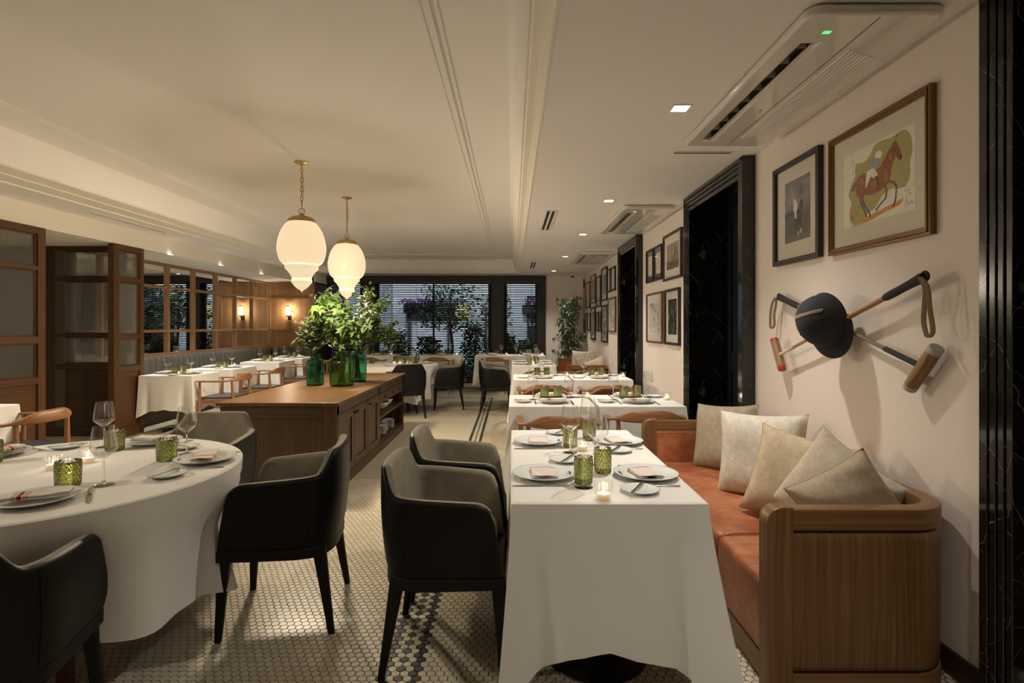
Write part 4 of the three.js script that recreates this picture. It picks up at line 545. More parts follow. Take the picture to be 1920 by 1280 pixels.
// ---------------------------------------------------------------- tables and their cloths
const TOP = 0.75;
function clothRect(w, l, hem, seed, crease, amps) {
  const per = [], r0 = 0.014, side = 34, ph = seed * 1.7, hw = w / 2, hl = l / 2, dirs = [[1, 0, hl, hw], [0, -1, hw, hl], [-1, 0, hl, hw], [0, 1, hw, hl]];
  // walk round: each side has its outward normal n and a coordinate along it
  const sides = [{ n: [0, 1], a: [-hw, hl], b: [hw, hl] }, { n: [1, 0], a: [hw, hl], b: [hw, -hl] }, { n: [0, -1], a: [hw, -hl], b: [-hw, -hl] }, { n: [-1, 0], a: [-hw, -hl], b: [-hw, hl] }];
  sides.forEach((s, si) => { const L = Math.hypot(s.b[0] - s.a[0], s.b[1] - s.a[1]); for (let k = 0; k < side; k++) { const t = 0.5 - 0.5 * Math.cos(PI * k / side), x = lerp(s.a[0], s.b[0], t), z = lerp(s.a[1], s.b[1], t), c = Math.min(t, 1 - t) * L, near = t < 0.5 ? s.a : s.b; per.push({ x, z, n: s.n, c, diag: [Math.sign(near[0]) * 0.7071, Math.sign(near[1]) * 0.7071], s: t * L, si, L, corner: (t < 0.5 ? si : si + 1) % 4 }); } });
  const n = per.length, rows = 16, pos = (p, t) => {
    const lobe = Math.exp(-((p.c / 0.055) ** 2)), dip = Math.exp(-(((p.c - 0.105) / 0.035) ** 2)), q = t ** 1.25, amp = amps ? amps[p.corner] : 0.095 + 0.035 * Math.sin(p.corner * 2.3 + ph);
    const wave = 0.009 * Math.sin(p.s * 9 + p.si * 1.9 + ph) * smooth(0.08, 0.2, p.c), cr = crease && Math.abs(p.s - p.L / 2) < 0.1 ? 0.007 * (1 - Math.abs(p.s - p.L / 2) / 0.1) : 0;
    let off = 0.004 + q * (0.016 - 0.03 * dip + wave) + cr * t;
    const drop = (TOP - hem) * (1 + 0.20 * Math.exp(-((p.c / 0.1) ** 2)) + 0.015 * Math.sin(p.s * 11 + p.si + ph)) - cr * 3.5, v = V(p.x + p.n[0] * off * (1 - lobe) + p.diag[0] * (lobe * (0.004 + q * amp)), TOP - Math.min(drop, TOP - 0.015) * t, p.z + p.n[1] * off * (1 - lobe) + p.diag[1] * (lobe * (0.004 + q * amp)));
    if (t < 0.02) v.y = TOP - 0.004; return v;
  };
  const skirt = grid(n, rows, (u, v) => { const k = Math.round(u * n) % n, p = pos(per[k], v); p.u = k * 0.02; p.v = v * 0.55; return p; });
  { const N = skirt.attributes.normal; for (let j = 0; j <= rows; j++) { const a = j * (n + 1), b = a + n, s = V(N.getX(a) + N.getX(b), N.getY(a) + N.getY(b), N.getZ(a) + N.getZ(b)).normalize(); N.setXYZ(a, s.x, s.y, s.z); N.setXYZ(b, s.x, s.y, s.z); } }
  const lip = grid(n, 1, (u, v) => { const p = per[Math.round(u * n) % n]; return v < 0.5 ? V(p.x * (1 - 0.008 / hw), TOP, p.z * (1 - 0.008 / hl)) : pos(p, 0); });
  const top = new THREE.PlaneGeometry(2 * hw - 0.016, 2 * hl - 0.016); top.rotateX(-HALF); top.translate(0, TOP, 0);
  return merge([skirt, lip, uvMetres(top)]);
}
function clothRound(R, hem, seed, dents) {
  const n = 160, rows = 16, ph = seed, pos = (a, t) => { const b = Math.sin(a * 11 + ph + 0.8 * Math.sin(a * 3 + ph)), w = (0.5 + 0.5 * b) ** 2.2 * (1.3 + 0.6 * Math.sin(a * 5 + ph * 0.7)) - 0.3, q = t ** 0.9, r = R + 0.004 + q * (0.022 + 0.095 * w) - dents.reduce((s, [a0, dep, wd]) => s + dep * Math.exp(-((Math.atan2(Math.sin(a - a0), Math.cos(a - a0)) / wd) ** 2)), 0) * smooth(0.10, 0.5, t); return V(Math.cos(a) * r, TOP - (t < 0.02 ? 0.004 : t * (TOP - hem) * (1 + 0.05 * Math.sin(a * 4 + ph) + 0.03 * w)), Math.sin(a) * r); };
  const skirt = grid(n, rows, (u, v) => { const p = pos(-u * 2 * PI, v); p.u = u * 5; p.v = v * 0.5; return p; }), lip = grid(n, 1, (u, v) => v < 0.5 ? V(Math.cos(-u * 2 * PI) * (R - 0.008), TOP, Math.sin(-u * 2 * PI) * (R - 0.008)) : pos(-u * 2 * PI, 0));
  { const N = skirt.attributes.normal; for (let j = 0; j <= rows; j++) { const a = j * (n + 1), b = a + n, s = V(N.getX(a) + N.getX(b), N.getY(a) + N.getY(b), N.getZ(a) + N.getZ(b)).normalize(); N.setXYZ(a, s.x, s.y, s.z); N.setXYZ(b, s.x, s.y, s.z); } }
  const top = new THREE.CircleGeometry(R - 0.008, 96); top.rotateX(-HALF); top.translate(0, TOP, 0); return merge([skirt, lip, uvMetres(top)]);
}
function rectTable(x0, x1, d0, d1, where, bases, seed, hem = 0.2, crease = true, amps) {
  const cx = (x0 + x1) / 2, cd = (d0 + d1) / 2, w = x1 - x0, l = d1 - d0;
  const t = thing('dining_table', 'black pedestal dining table under the white cloth, ' + where, 'table', [cx, 0, -cd]);
  M('tabletop', [bx(0, TOP - 0.022, 0, w - 0.03, 0.03, l - 0.03, { r: 0.004 })], mat.oakDark, t);
  for (const [bxo, bzo] of bases) { M('column', [at(new THREE.CylinderGeometry(0.035, 0.035, 0.69, 16), bxo, 0.365, bzo)], mat.blackMetal, t); M('base', [at(lathe([[0.0001, 0.035], [0.05, 0.035], [0.07, 0.022], [0.19, 0.014], [0.215, 0.008], [0.217, 0]], 36), bxo, 0, bzo)], mat.blackMetal, t); }
  const c = M('tablecloth', clothRect(w, l, hem, seed, crease, amps), mat.cloth); c.position.set(cx, 0.001, -cd); tag(c, 'white tablecloth draped over the ' + where, 'tablecloth', 'white tablecloths');
}
rectTable(0.0, 0.703, 1.973, 3.36, 'front table beside the leather sofa', [[0, 0.33], [0, -0.33]], 1, 0.19, true, [0.07, 0.15, 0.1, 0.08]);
rectTable(-0.02, 0.665, 4.35, 5.07, 'second row aisle table', [[0, 0]], 2); rectTable(0.70, 1.38, 4.35, 5.07, 'second row wall table', [[0, 0]], 3);
rectTable(0.02, 0.70, 6.49, 7.24, 'third row aisle table', [[0, 0]], 4); rectTable(0.735, 1.43, 6.49, 7.24, 'third row wall table', [[0, 0]], 5);
rectTable(0.0, 0.703, 8.78, 10.12, 'far table with the two tub chairs', [[0, 0.33], [0, -0.33]], 6);
rectTable(-0.79, 0.71, 11.72, 12.42, 'long window table next to the potted tree', [[-0.4, 0], [0.4, 0]], 7, 0.22); rectTable(-1.97, -1.10, 11.72, 12.42, 'middle window table', [[0, 0]], 8, 0.22); rectTable(-3.40, -2.53, 11.72, 12.42, 'window table behind the bouquet', [[0, 0]], 9, 0.22);
[[7.03, 7.69, 'first'], [8.06, 8.80, 'second'], [9.65, 10.35, 'third'], [10.72, 11.42, 'fourth']].forEach(([a, b, w], i) => rectTable(-4.775, -4.10, a, b, w + ' banquette table', [[0, 0]], 10 + i, 0.3, true, [0.03, 0.09, 0.08, 0.04]));
rectTable(-4.72, -4.03, 3.80, 4.49, 'small table before the glazed screen', [[0, 0]], 15, 0.3, true, [0.04, 0.09, 0.08, 0.04]);
function roundTable(x, d, where, seed, hem, dents) {
  const t = thing('dining_table', 'round dining table with dark red feet under white cloth, ' + where, 'table', [x, 0, -d]); M('tabletop', [at(new THREE.CylinderGeometry(0.72, 0.72, 0.03, 48), 0, TOP - 0.022, 0)], mat.oakDark, t);
  for (const a of [0.79, 2.36, 3.93, 5.5]) M('leg', [at(lathe([[0.001, 0], [0.024, 0.002], [0.03, 0.02], [0.028, 0.3], [0.04, 0.55], [0.04, 0.71]], 16), Math.cos(a) * 0.45, 0, Math.sin(a) * 0.45)], wood([0.14, 0.028, 0.02], 0.4), t);
  const c = M('tablecloth', clothRound(0.74, hem, seed, dents), mat.cloth); c.position.set(x, 0.001, -d); tag(c, 'white cloth falling in folds over the ' + where, 'tablecloth', 'white tablecloths');
}
roundTable(-2.0, 2.39, 'front round table', 2.2, 0.25, [[-0.30, 0.17, 0.40], [1.12, 0.16, 0.36]]); roundTable(-2.0, 9.22, 'far round table', 4.1, 0.2, [[1.155, 0.17, 0.42], [-0.085, 0.17, 0.42]]);

// ---------------------------------------------------------------- tableware
const font = await new FontLoader().loadAsync('fonts/droid/droid_sans_bold.typeface.json');
const cantina = (() => { const t = new TextGeometry('CANTINA', { font, size: 0.0105, depth: 0.0003, curveSegments: 2 }); t.computeBoundingBox(); t.translate(-t.boundingBox.max.x / 2, 0, 0); t.rotateX(-HALF); const u = bx(0, 0.0002, 0.005, 0.026, 0.0003, 0.0016); return merge([t, u]); })();
const dinnerPlate = proto(o => { M('dish', [lathe([[0.0001, 0.003], [0.07, 0.003], [0.078, 0], [0.083, 0.003], [0.12, 0.015], [0.133, 0.0185], [0.1335, 0.0205], [0.12, 0.0185], [0.086, 0.008], [0.078, 0.0065], [0.0001, 0.0065]], 56)], mat.china, o); M('rim_line', [lathe([[0.1333, 0.0205], [0.1345, 0.0205], [0.1345, 0.0192], [0.1335, 0.0190]], 56)], mat.ink, o); M('lettering', [at(cantina, 0, 0.0148, 0.104, PI, 0.2)], mat.ink, o); });
const sidePlate = proto(o => { M('dish', [lathe([[0.0001, 0.002], [0.04, 0.002], [0.044, 0], [0.048, 0.002], [0.07, 0.011], [0.0745, 0.0125], [0.0745, 0.0142], [0.068, 0.0125], [0.05, 0.006], [0.0001, 0.0055]], 40)], mat.china, o); M('rim_line', [lathe([[0.0742, 0.0143], [0.0752, 0.0143], [0.0752, 0.0131], [0.0744, 0.0129]], 40)], mat.ink, o); });
const wineGlass = proto(o => { M('bowl', [lathe([[0.0001, 0.097], [0.0042, 0.0985], [0.006, 0.103], [0.014, 0.111], [0.030, 0.124], [0.044, 0.138], [0.0475, 0.146], [0.0468, 0.158], [0.043, 0.19], [0.0385, 0.22], [0.0368, 0.2355], [0.0362, 0.236], [0.0356, 0.2355], [0.0373, 0.22], [0.0418, 0.19], [0.0455, 0.158], [0.0461, 0.147], [0.0428, 0.139], [0.029, 0.126], [0.013, 0.1135], [0.0001, 0.108]], 36)], mat.thinCrystal, o); M('stem', [lathe([[0.0001, 0.0045], [0.012, 0.0046], [0.006, 0.01], [0.0038, 0.025], [0.0034, 0.07], [0.004, 0.0965], [0.0001, 0.0965]], 16)], mat.crystal, o); M('foot', [lathe([[0.0001, 0.0003], [0.0365, 0.0003], [0.037, 0.0012], [0.034, 0.0018], [0.012, 0.0044], [0.0001, 0.0044]], 36)], mat.crystal, o); });
const tumblerShape = (r, h) => proto(o => {
  const n = 88, m = 40, outer = grid(n, m, (u, v) => { const a = -u * 2 * PI, edge = smooth(0.02, 0.1, v) * (1 - smooth(0.88, 0.96, v)), k = 9, s1 = Math.sin(a * k + v * 14), s2 = Math.sin(a * k - v * 14), dia = Math.max(Math.abs(s1), Math.abs(s2)), R = r * lerp(0.92, 1, v) * (v < 0.02 ? 0.96 : 1) + edge * (0.0022 - 0.0068 * (1 - dia)); return V(Math.cos(a) * R, v * h, Math.sin(a) * R); });
  const inner = lathe([[r - 0.0015, h], [r - 0.003, h - 0.001], [r - 0.006, h * 0.85], [r * 0.92 - 0.0065, 0.016], [r * 0.8, 0.011], [0.0001, 0.0105]].reverse(), n), rim = lathe([[r - 0.0015, h], [r, h]], n), base = lathe([[0.0001, 0.0003], [r * 0.92 * 0.96, 0]], n);
  M('vessel', [outer, inner, rim, base], mat.greenGlass, o);
});
const tumbler = tumblerShape(0.0375, 0.108), lowTumbler = tumblerShape(0.044, 0.102);
const votive = proto(o => { const n = 48; M('holder', [grid(n, 8, (u, v) => { const a = -u * 2 * PI, R = lerp(0.027, 0.0345, v) + 0.0009 * Math.cos(a * 16) * smooth(0.1, 0.2, v) * (1 - smooth(0.85, 0.95, v)); return V(Math.cos(a) * R, v * 0.066, Math.sin(a) * R); }), lathe([[0.0001, 0.0005], [0.027, 0.0005]], n)], mat.clearThick, o); M('wax', [lathe([[0.0001, 0.004], [0.0235, 0.004], [0.0255, 0.024], [0.004, 0.0225], [0.0001, 0.0225]], 28)], mat.wax, o); M('wick', [rod([V(0, 0.022, 0), V(0.0005, 0.03, 0)], 0.0007, 5)], mat.ink, o); M('candle_flame', [lathe([[0.0001, 0.027], [0.0028, 0.03], [0.0036, 0.034], [0.0026, 0.041], [0.0012, 0.046], [0.0001, 0.049]], 12)], mat.flame, o); });
const napkinMap = canvasTex(128, 256, (g, w, h) => { g.fillStyle = '#ece6de'; g.fillRect(0, 0, w, h); g.fillStyle = '#b3402f'; for (const [a, b] of [[0.60, 0.607], [0.622, 0.629], [0.645, 0.652], [0.68, 0.74], [0.765, 0.772], [0.788, 0.795], [0.81, 0.817]]) g.fillRect(0, h * (1 - b), w, h * (b - a)); }), napkinMat = S([0.95, 0.93, 0.9], { map: napkinMap, roughness: 0.9, bumpMap: weaveTex, bumpScale: 0.0002 });
const hemMap = canvasTex(64, 128, (g, w, h) => { g.fillStyle = '#efe6df'; g.fillRect(0, 0, w, h); g.fillStyle = '#c77f74'; g.fillRect(0, 0, w, h * 0.06); g.fillStyle = '#dba79d'; g.fillRect(0, h * 0.06, w, h * 0.04); }), napkinHem = S([0.95, 0.92, 0.9], { map: hemMap, roughness: 0.9, bumpMap: weaveTex, bumpScale: 0.0002 });
function napkinGeo(w, l) {   // a cloth folded over itself four times: a ribbon running to and fro
  const path = [], lay = 4, gap = 0.0042; for (let k = 0; k < lay; k++) { const s = k & 1 ? -1 : 1; for (let i = 0; i <= 6; i++) path.push([s * lerp(-1, 1, i / 6) * (w / 2 - 0.002 * k), k * gap + 0.0012 * Math.sin(i * 1.3 + k)]); if (k < lay - 1) for (let i = 1; i < 4; i++) { const a = -HALF + i / 4 * PI; path.push([s * (w / 2 + Math.cos(a) * gap / 2), k * gap + gap / 2 + Math.sin(a) * gap / 2]); } }
  const th = 0.0011, nrm = path.map((p, i) => { const a = path[Math.max(0, i - 1)], b = path[Math.min(path.length - 1, i + 1)], dx = b[0] - a[0], dy = b[1] - a[1], q = Math.hypot(dx, dy) || 1; return [-dy / q, dx / q]; });
  const loopPts = [...path.map((p, i) => [p[0] + nrm[i][0] * th, p[1] + nrm[i][1] * th]), ...path.map((p, i) => [p[0] - nrm[i][0] * th, p[1] - nrm[i][1] * th]).reverse()];
  const rings = []; for (let k = 0; k <= 8; k++) rings.push(loopPts.map(([x, y]) => V(x + 0.0015 * Math.sin(k * 0.9), y + 0.0015 * Math.sin(k * 1.1 + x * 30), lerp(-l / 2, l / 2, k / 8))));
  const g = loft(rings), uv = g.attributes.uv, p = g.attributes.position; for (let i = 0; i < uv.count; i++) uv.setXY(i, p.getX(i) / w + 0.5, p.getZ(i) / l + 0.5); return g;
}
const napkinLong = proto(o => M('folded_cloth', napkinGeo(0.085, 0.20), napkinMat, o)), napkinShort = proto(o => M('folded_cloth', napkinGeo(0.10, 0.135), napkinHem, o));
const knife = proto(o => { M('blade', loft([[-0.115, 0.004], [-0.1, 0.0085], [-0.06, 0.0095], [0, 0.0085], [0.012, 0.006]].map(([z, w]) => ring(V(0, 0.0016, z), V(1, 0, 0), V(0, 1, 0), w, 0.0008, 8))), mat.steel, o); M('handle', loft([[0.01, 0.005], [0.02, 0.0065], [0.09, 0.0085], [0.105, 0.0085], [0.108, 0.006]].map(([z, w]) => ring(V(0, 0.0032, z), V(1, 0, 0), V(0, 1, 0), w, 0.003, 10, 0.6))), mat.steel, o); });
const fork = proto(o => { M('handle', loft([[-0.045, 0.003, 0.006], [-0.02, 0.0028, 0.0045], [0.03, 0.0045, 0.004], [0.085, 0.009, 0.003], [0.1, 0.007, 0.0025]].map(([z, w, y]) => ring(V(0, y, z), V(1, 0, 0), V(0, 1, 0), w, 0.0014, 8))), mat.steel, o); M('tines', [loft([[-0.062, 0.0118, 0.004], [-0.052, 0.0105, 0.0032], [-0.044, 0.004, 0.006]].map(([z, w, y]) => ring(V(0, y, z), V(1, 0, 0), V(0, 1, 0), w, 0.0009, 8))), ...[-1.5, -0.5, 0.5, 1.5].map(k => loft([[-0.06, 0.0045], [-0.085, 0.0058], [-0.103, 0.0095]].map(([z, y], i) => ring(V(k * 0.0062, y, z), V(1, 0, 0), V(0, 1, 0), 0.0016 - i * 0.0003, 0.0009, 6))))], mat.steel, o); });
function setting(x, d, a, who, table, o = {}) {
  const f = [Math.sin(a), -Math.cos(a)], r = [-Math.cos(a), -Math.sin(a)], y = TOP + 0.0015, at_ = (fw, rt, h = 0) => [x + f[0] * fw + r[0] * rt, y + h, -(d + f[1] * fw + r[1] * rt)], end = ` at the ${who}, ${table}`, gp = ' on the ' + table, far = o.far;
  put(dinnerPlate, 'dinner_plate', 'dark-rimmed white dinner plate' + end, 'plate', [x, y, -d], a, 'dinner plates' + gp);
  put(o.hem ? napkinShort : napkinLong, 'folded_napkin', (o.hem ? 'pink-hemmed folded napkin' : 'red-striped folded napkin') + end, 'napkin', [x, y + (o.hem ? 0.0085 : 0.0215), -d], a + HALF + (o.flip ? PI : 0) + (o.nap ?? 0.1), 'napkins' + gp);
  put(o.low ? lowTumbler : tumbler, 'green_tumbler', 'textured green tumbler' + end, 'tumbler', at_(o.tf ?? 0.155, o.tr ?? 0.08), x * 7, 'green tumblers' + gp);
  put(wineGlass, 'wine_glass', 'clear wine glass' + end, 'wine glass', at_(o.gf ?? 0.14, o.gr ?? 0.185), 0, 'wine glasses' + gp);
  put(sidePlate, 'side_plate', 'small side plate' + end, 'plate', at_(o.sf ?? 0.10, -(o.sr ?? 0.245)), 0, 'side plates' + gp);
  if (far) return;
  const k = put(knife, 'butter_knife', 'steel butter knife' + end, 'knife', at_((o.sf ?? 0.10) + 0.01, -(o.sr ?? 0.245), 0.0145), a + 1.1, 'cutlery' + gp); k.scale.setScalar(0.8);
  put(knife, 'table_knife', 'steel table knife' + end, 'knife', at_(-0.02, o.kr ?? 0.152), a, 'cutlery' + gp);
  put(fork, 'table_fork', 'steel table fork' + end, 'fork', at_(-0.0, -(o.fr ?? 0.152)), a + PI, 'cutlery' + gp);
}
const candle = (x, d, label, g) => { const o = put(votive, 'candle_votive', label, 'candle', [x, TOP + 0.0015, -d], x * 5, 'votive candles'); const p = new THREE.PointLight(WARM, CANDLE_I, 0, 2); p.position.set(0, 0.038, 0); p.castShadow = true; o.add(p); };
// front sofa table
{ const T = 'front sofa table';
  setting(0.135, 2.32, HALF, 'front chair seat', T, { hem: true, nap: 0.06, tr: 0.10, tf: 0.154, gf: 0.147, gr: 0.155, sr: 0.255, sf: 0.115, kr: 0.14, fr: 0.16 });
  setting(0.145, 2.98, HALF, 'rear chair seat', T, { hem: true, nap: -0.05, tr: 0.095, tf: 0.16, gf: 0.148, gr: 0.22, sr: 0.255, sf: 0.13, kr: 0.14, fr: 0.16 });
  setting(0.565, 2.32, -HALF, 'front sofa seat', T, { hem: true, flip: true, nap: 0.2, tf: 0.172, tr: 0.06, gf: 0.17, gr: 0.2, sr: 0.215, sf: 0.075, kr: 0.16, fr: 0.145 });
  setting(0.575, 2.98, -HALF, 'rear sofa seat', T, { hem: true, flip: true, nap: 0.25, tf: 0.14, tr: 0.11, gf: 0.15, gr: 0.08, sr: 0.2, sf: 0.04, kr: 0.16, fr: 0.145 });
  candle(0.335, 2.01, 'lit ribbed glass candle votive at the near edge of the front sofa table'); candle(0.36, 2.80, 'lit ribbed glass candle votive mid front sofa table');
}
[['second row aisle table', 0.345, 4.74, false], ['second row wall table', 1.04, 4.74, false], ['third row aisle table', 0.38, 6.87, false], ['third row wall table', 1.065, 6.87, false]].forEach(([T, x, d]) => {
  setting(x, d - 0.185, PI, 'camera-side place', T, { tf: 0.26, tr: -0.06, gf: 0.19, gr: -0.165, sr: 0.25, sf: 0.03, far: d > 6 }); setting(x, d + 0.205, 0, 'window-side place', T, { tf: 0.10, tr: -0.06, gf: 0.08, gr: -0.165, sr: 0.235, sf: 0.03, far: d > 6 });
});
candle(0.665, 4.83, 'lit candle votive between the two second row tables'); candle(1.33, 4.72, 'lit candle votive at the wall end of the second row'); candle(0.70, 6.95, 'lit candle votive between the two third row tables'); candle(1.39, 6.87, 'lit candle votive at the wall end of the third row');
{ const T = 'far sofa table'; setting(0.135, 9.12, HALF, 'front chair seat', T, { hem: true, far: true }); setting(0.145, 9.78, HALF, 'rear chair seat', T, { hem: true, far: true }); setting(0.565, 9.12, -HALF, 'front sofa seat', T, { hem: true, far: true }); setting(0.575, 9.78, -HALF, 'rear sofa seat', T, { hem: true, far: true }); candle(0.34, 8.88, 'lit candle votive at the near edge of the far sofa table'); candle(0.34, 9.45, 'lit candle votive mid far sofa table'); }
[['aisle half of long window table', -0.42, [-0.12]], ['wall half of long window table', 0.33, [0.66]], ['middle window table', -1.53, [-1.2]], ['window table behind the bouquet', -2.95, [-2.62]]].forEach(([T, x, c]) => { setting(x, 11.9, PI, 'camera-side place', T, { far: true, tf: 0.2 }); setting(x, 12.26, 0, 'window-side place', T, { far: true, tf: 0.14, tr: 0.12, gr: 0.24 }); c.forEach(q => candle(q, 11.95, 'lit candle votive on the ' + T)); });
[[7.34, 'first'], [8.43, 'second'], [10.0, 'third'], [11.07, 'fourth']].forEach(([d, w]) => { const T = w + ' banquette table'; setting(-4.625, d + 0.02, HALF, 'banquette seat', T, { far: true, tf: 0.13, tr: 0.04, gf: 0.09, gr: 0.13, sr: 0.23 }); setting(-4.26, d - 0.03, -HALF, 'armchair seat', T, { far: true, tf: 0.13, tr: 0.02, gf: 0.10, gr: 0.15, sr: 0.22 }); candle(-4.36, d + 0.2, 'lit candle votive on the ' + T); });
{ const T = 'front round table', cx = -2.0, cd = 2.39; [['seat by the aisle tub chair', -1.443, 2.585, 0.0, 0.5], ['cabinet-side seat', -1.938, 2.975, 0.1, 0.3], ['screen-side seat', -2.53, 2.70, 0.1, 0.2], ['seat by the frame corner', -1.717, 1.987, -0.1, 0.1]].forEach(([w, x, d, n]) => { setting(x, d, Math.atan2(cx - x, d - cd), w.replace('nearest', 'facing'), T, { low: true, nap: n, tf: 0.175, tr: 0.075, gf: 0.115, gr: 0.19 }); });
  candle(-2.03, 2.43, 'lit candle votive behind the green tumbler, middle of the front round table'); candle(-1.97, 2.55, 'lit candle votive behind the wine glass, middle of the front round table'); }
{ const T = 'far round table', cx = -2.0, cd = 9.22; [['aisle seat', 0.2], ['window seat', 1.45], ['camera-side seat', -1.0], ['banquette-side seat', 2.7]].forEach(([w, a]) => { const x = cx + Math.cos(a) * 0.55, d = cd + Math.sin(a) * 0.55; setting(x, d, Math.atan2(cx - x, d - cd), w, T, { low: true, far: true, tf: 0.175, tr: 0.08 }); }); candle(-1.95, 9.1, 'lit candle votive mid far round table, one of a pair'); candle(-1.86, 9.12, 'lit candle votive mid far round table, second of the pair'); }

// ---------------------------------------------------------------- leather sofas against the wall
function sofa(d0, d1, label, studs) {
  const g = thing('leather_sofa', label, 'sofa', [0, 0, 0]), XF = 0.965, XB = 1.712, R = 0.16, T = 0.055;
  const path = []; path.push([XF + 0.085, d0 + T / 2], [1.2, d0 + T / 2], [1.4, d0 + T / 2]); const xb = XB - T / 2;
  for (let k = 0; k <= 8; k++) { const a = -HALF + k / 8 * HALF; path.push([xb - R + Math.cos(a) * R, d0 + T / 2 + R + Math.sin(a) * R]); }
  for (let k = 1; k < 4; k++) path.push([xb, lerp(d0 + R + T, d1 - R - T, k / 4)]);
  for (let k = 0; k <= 8; k++) { const a = k / 8 * HALF; path.push([xb - R + Math.cos(a) * R, d1 - T / 2 - R + Math.sin(a) * R]); }
  path.push([1.4, d1 - T / 2], [1.2, d1 - T / 2], [XF + 0.085, d1 - T / 2]);
  const sweep = (w, y0, y1, out = 0, pw = 0.35) => loft(path.map((p, i) => { const a = path[Math.max(0, i - 1)], b = path[Math.min(path.length - 1, i + 1)], t = V(b[0] - a[0], 0, -(b[1] - a[1])).normalize(), n = V(-t.z, 0, t.x); return ring(V(p[0], (y0 + y1) / 2, -p[1]).addScaledVector(n, out), n, V(0, 1, 0), w / 2, (y1 - y0) / 2, 12, pw); }));
  const swap = geo => { const u = geo.attributes.uv, p = geo.attributes.position; for (let i = 0; i < u.count; i++) u.setXY(i, p.getX(i) - p.getZ(i), p.getY(i)); return geo; }, turn = geo => { const u = geo.attributes.uv, p = geo.attributes.position; for (let i = 0; i < u.count; i++) u.setXY(i, p.getY(i), p.getX(i) - p.getZ(i)); return geo; };
  M('side_panel', [swap(sweep(0.062, 0.075, 0.608, 0, 0.2))], mat.sofaWood, g);
  M('top_rail', [turn(sweep(0.068, 0.612, 0.695, 0, 0.22))], mat.sofaWood, g);
  M('base_rail', [turn(sweep(0.067, 0.0, 0.072, 0, 0.22))], mat.sofaWood, g);
  for (const [a, b] of [[d0 - 0.009, d0 + 0.063], [d1 - 0.063, d1 + 0.009]]) { const s = new THREE.Shape(), r = 0.055; s.moveTo(XF, 0); s.lineTo(XF + 0.09, 0); s.lineTo(XF + 0.09, 0.697); s.lineTo(XF + r, 0.697); s.quadraticCurveTo(XF + 0.004, 0.693, XF, 0.697 - r); s.closePath(); const e = new THREE.ExtrudeGeometry(s, { depth: b - a - 0.012, bevelEnabled: true, bevelSize: 0.006, bevelThickness: 0.006, bevelSegments: 2, curveSegments: 8 }); e.translate(0, 0, -b + 0.006); M('front_post', [uvMetres(e)], mat.sofaWood, g); }
  M('front_rail', [box(XF + 0.01, XF + 0.05, 0, 0.105, d0 + 0.06, d1 - 0.06, { r: 0.004, g: 'z' })], mat.sofaWood, g);
  const cut = d0 + 0.53; for (const [a, b] of [[d0 + 0.062, cut], [cut, d1 - 0.062]]) { const c = M('seat_cushion', [box(XF + 0.004, 1.60, 0.20, 0.402, a + 0.001, b - 0.001, { r: 0.035 })], mat.tanLeather, g); M('piping', [rod([V(XF + 0.012, 0.35, -a - 0.004), V(XF + 0.03, 0.39, -a - 0.004), V(XF + 0.08, 0.4025, -a - 0.004), V(1.3, 0.4035, -a - 0.004), V(1.6, 0.4025, -a - 0.004)], 0.0035, 6)], mat.tanLeather, c); }
  M('apron', [box(XF + 0.012, XF + 0.06, 0.105, 0.24, d0 + 0.062, d1 - 0.062, { r: 0.012 })], mat.tanLeather, g);
  M('arm_pad', [box(XF + 0.085, 1.52, 0.36, 0.618, d0 + 0.045, d0 + 0.075, { r: 0.014 })], mat.tanLeather, g); M('arm_pad', [box(XF + 0.085, 1.52, 0.36, 0.618, d1 - 0.075, d1 - 0.045, { r: 0.014 })], mat.tanLeather, g); M('back_pad', [box(1.59, 1.672, 0.36, 0.618, d0 + 0.1, d1 - 0.1, { r: 0.02 })], mat.tanLeather, g);
  if (studs) { const st = new THREE.SphereGeometry(0.0042, 6, 4), l = []; for (let x = XF + 0.095; x < 1.5; x += 0.0125) l.push(at(st, x, 0.613, -(d1 - 0.076))); for (let y = 0.42; y < 0.61; y += 0.0125) l.push(at(st, XF + 0.091, y, -(d1 - 0.076))); M('nail_trim', l, mat.brass, g).userData.kind = 'stuff'; }
}
sofa(2.075, 4.07, 'cognac leather sofa in an oak frame beneath the crossed mallets', true); sofa(9.7, 11.95, 'cognac leather sofa in an oak frame below the gallery of frames', false);
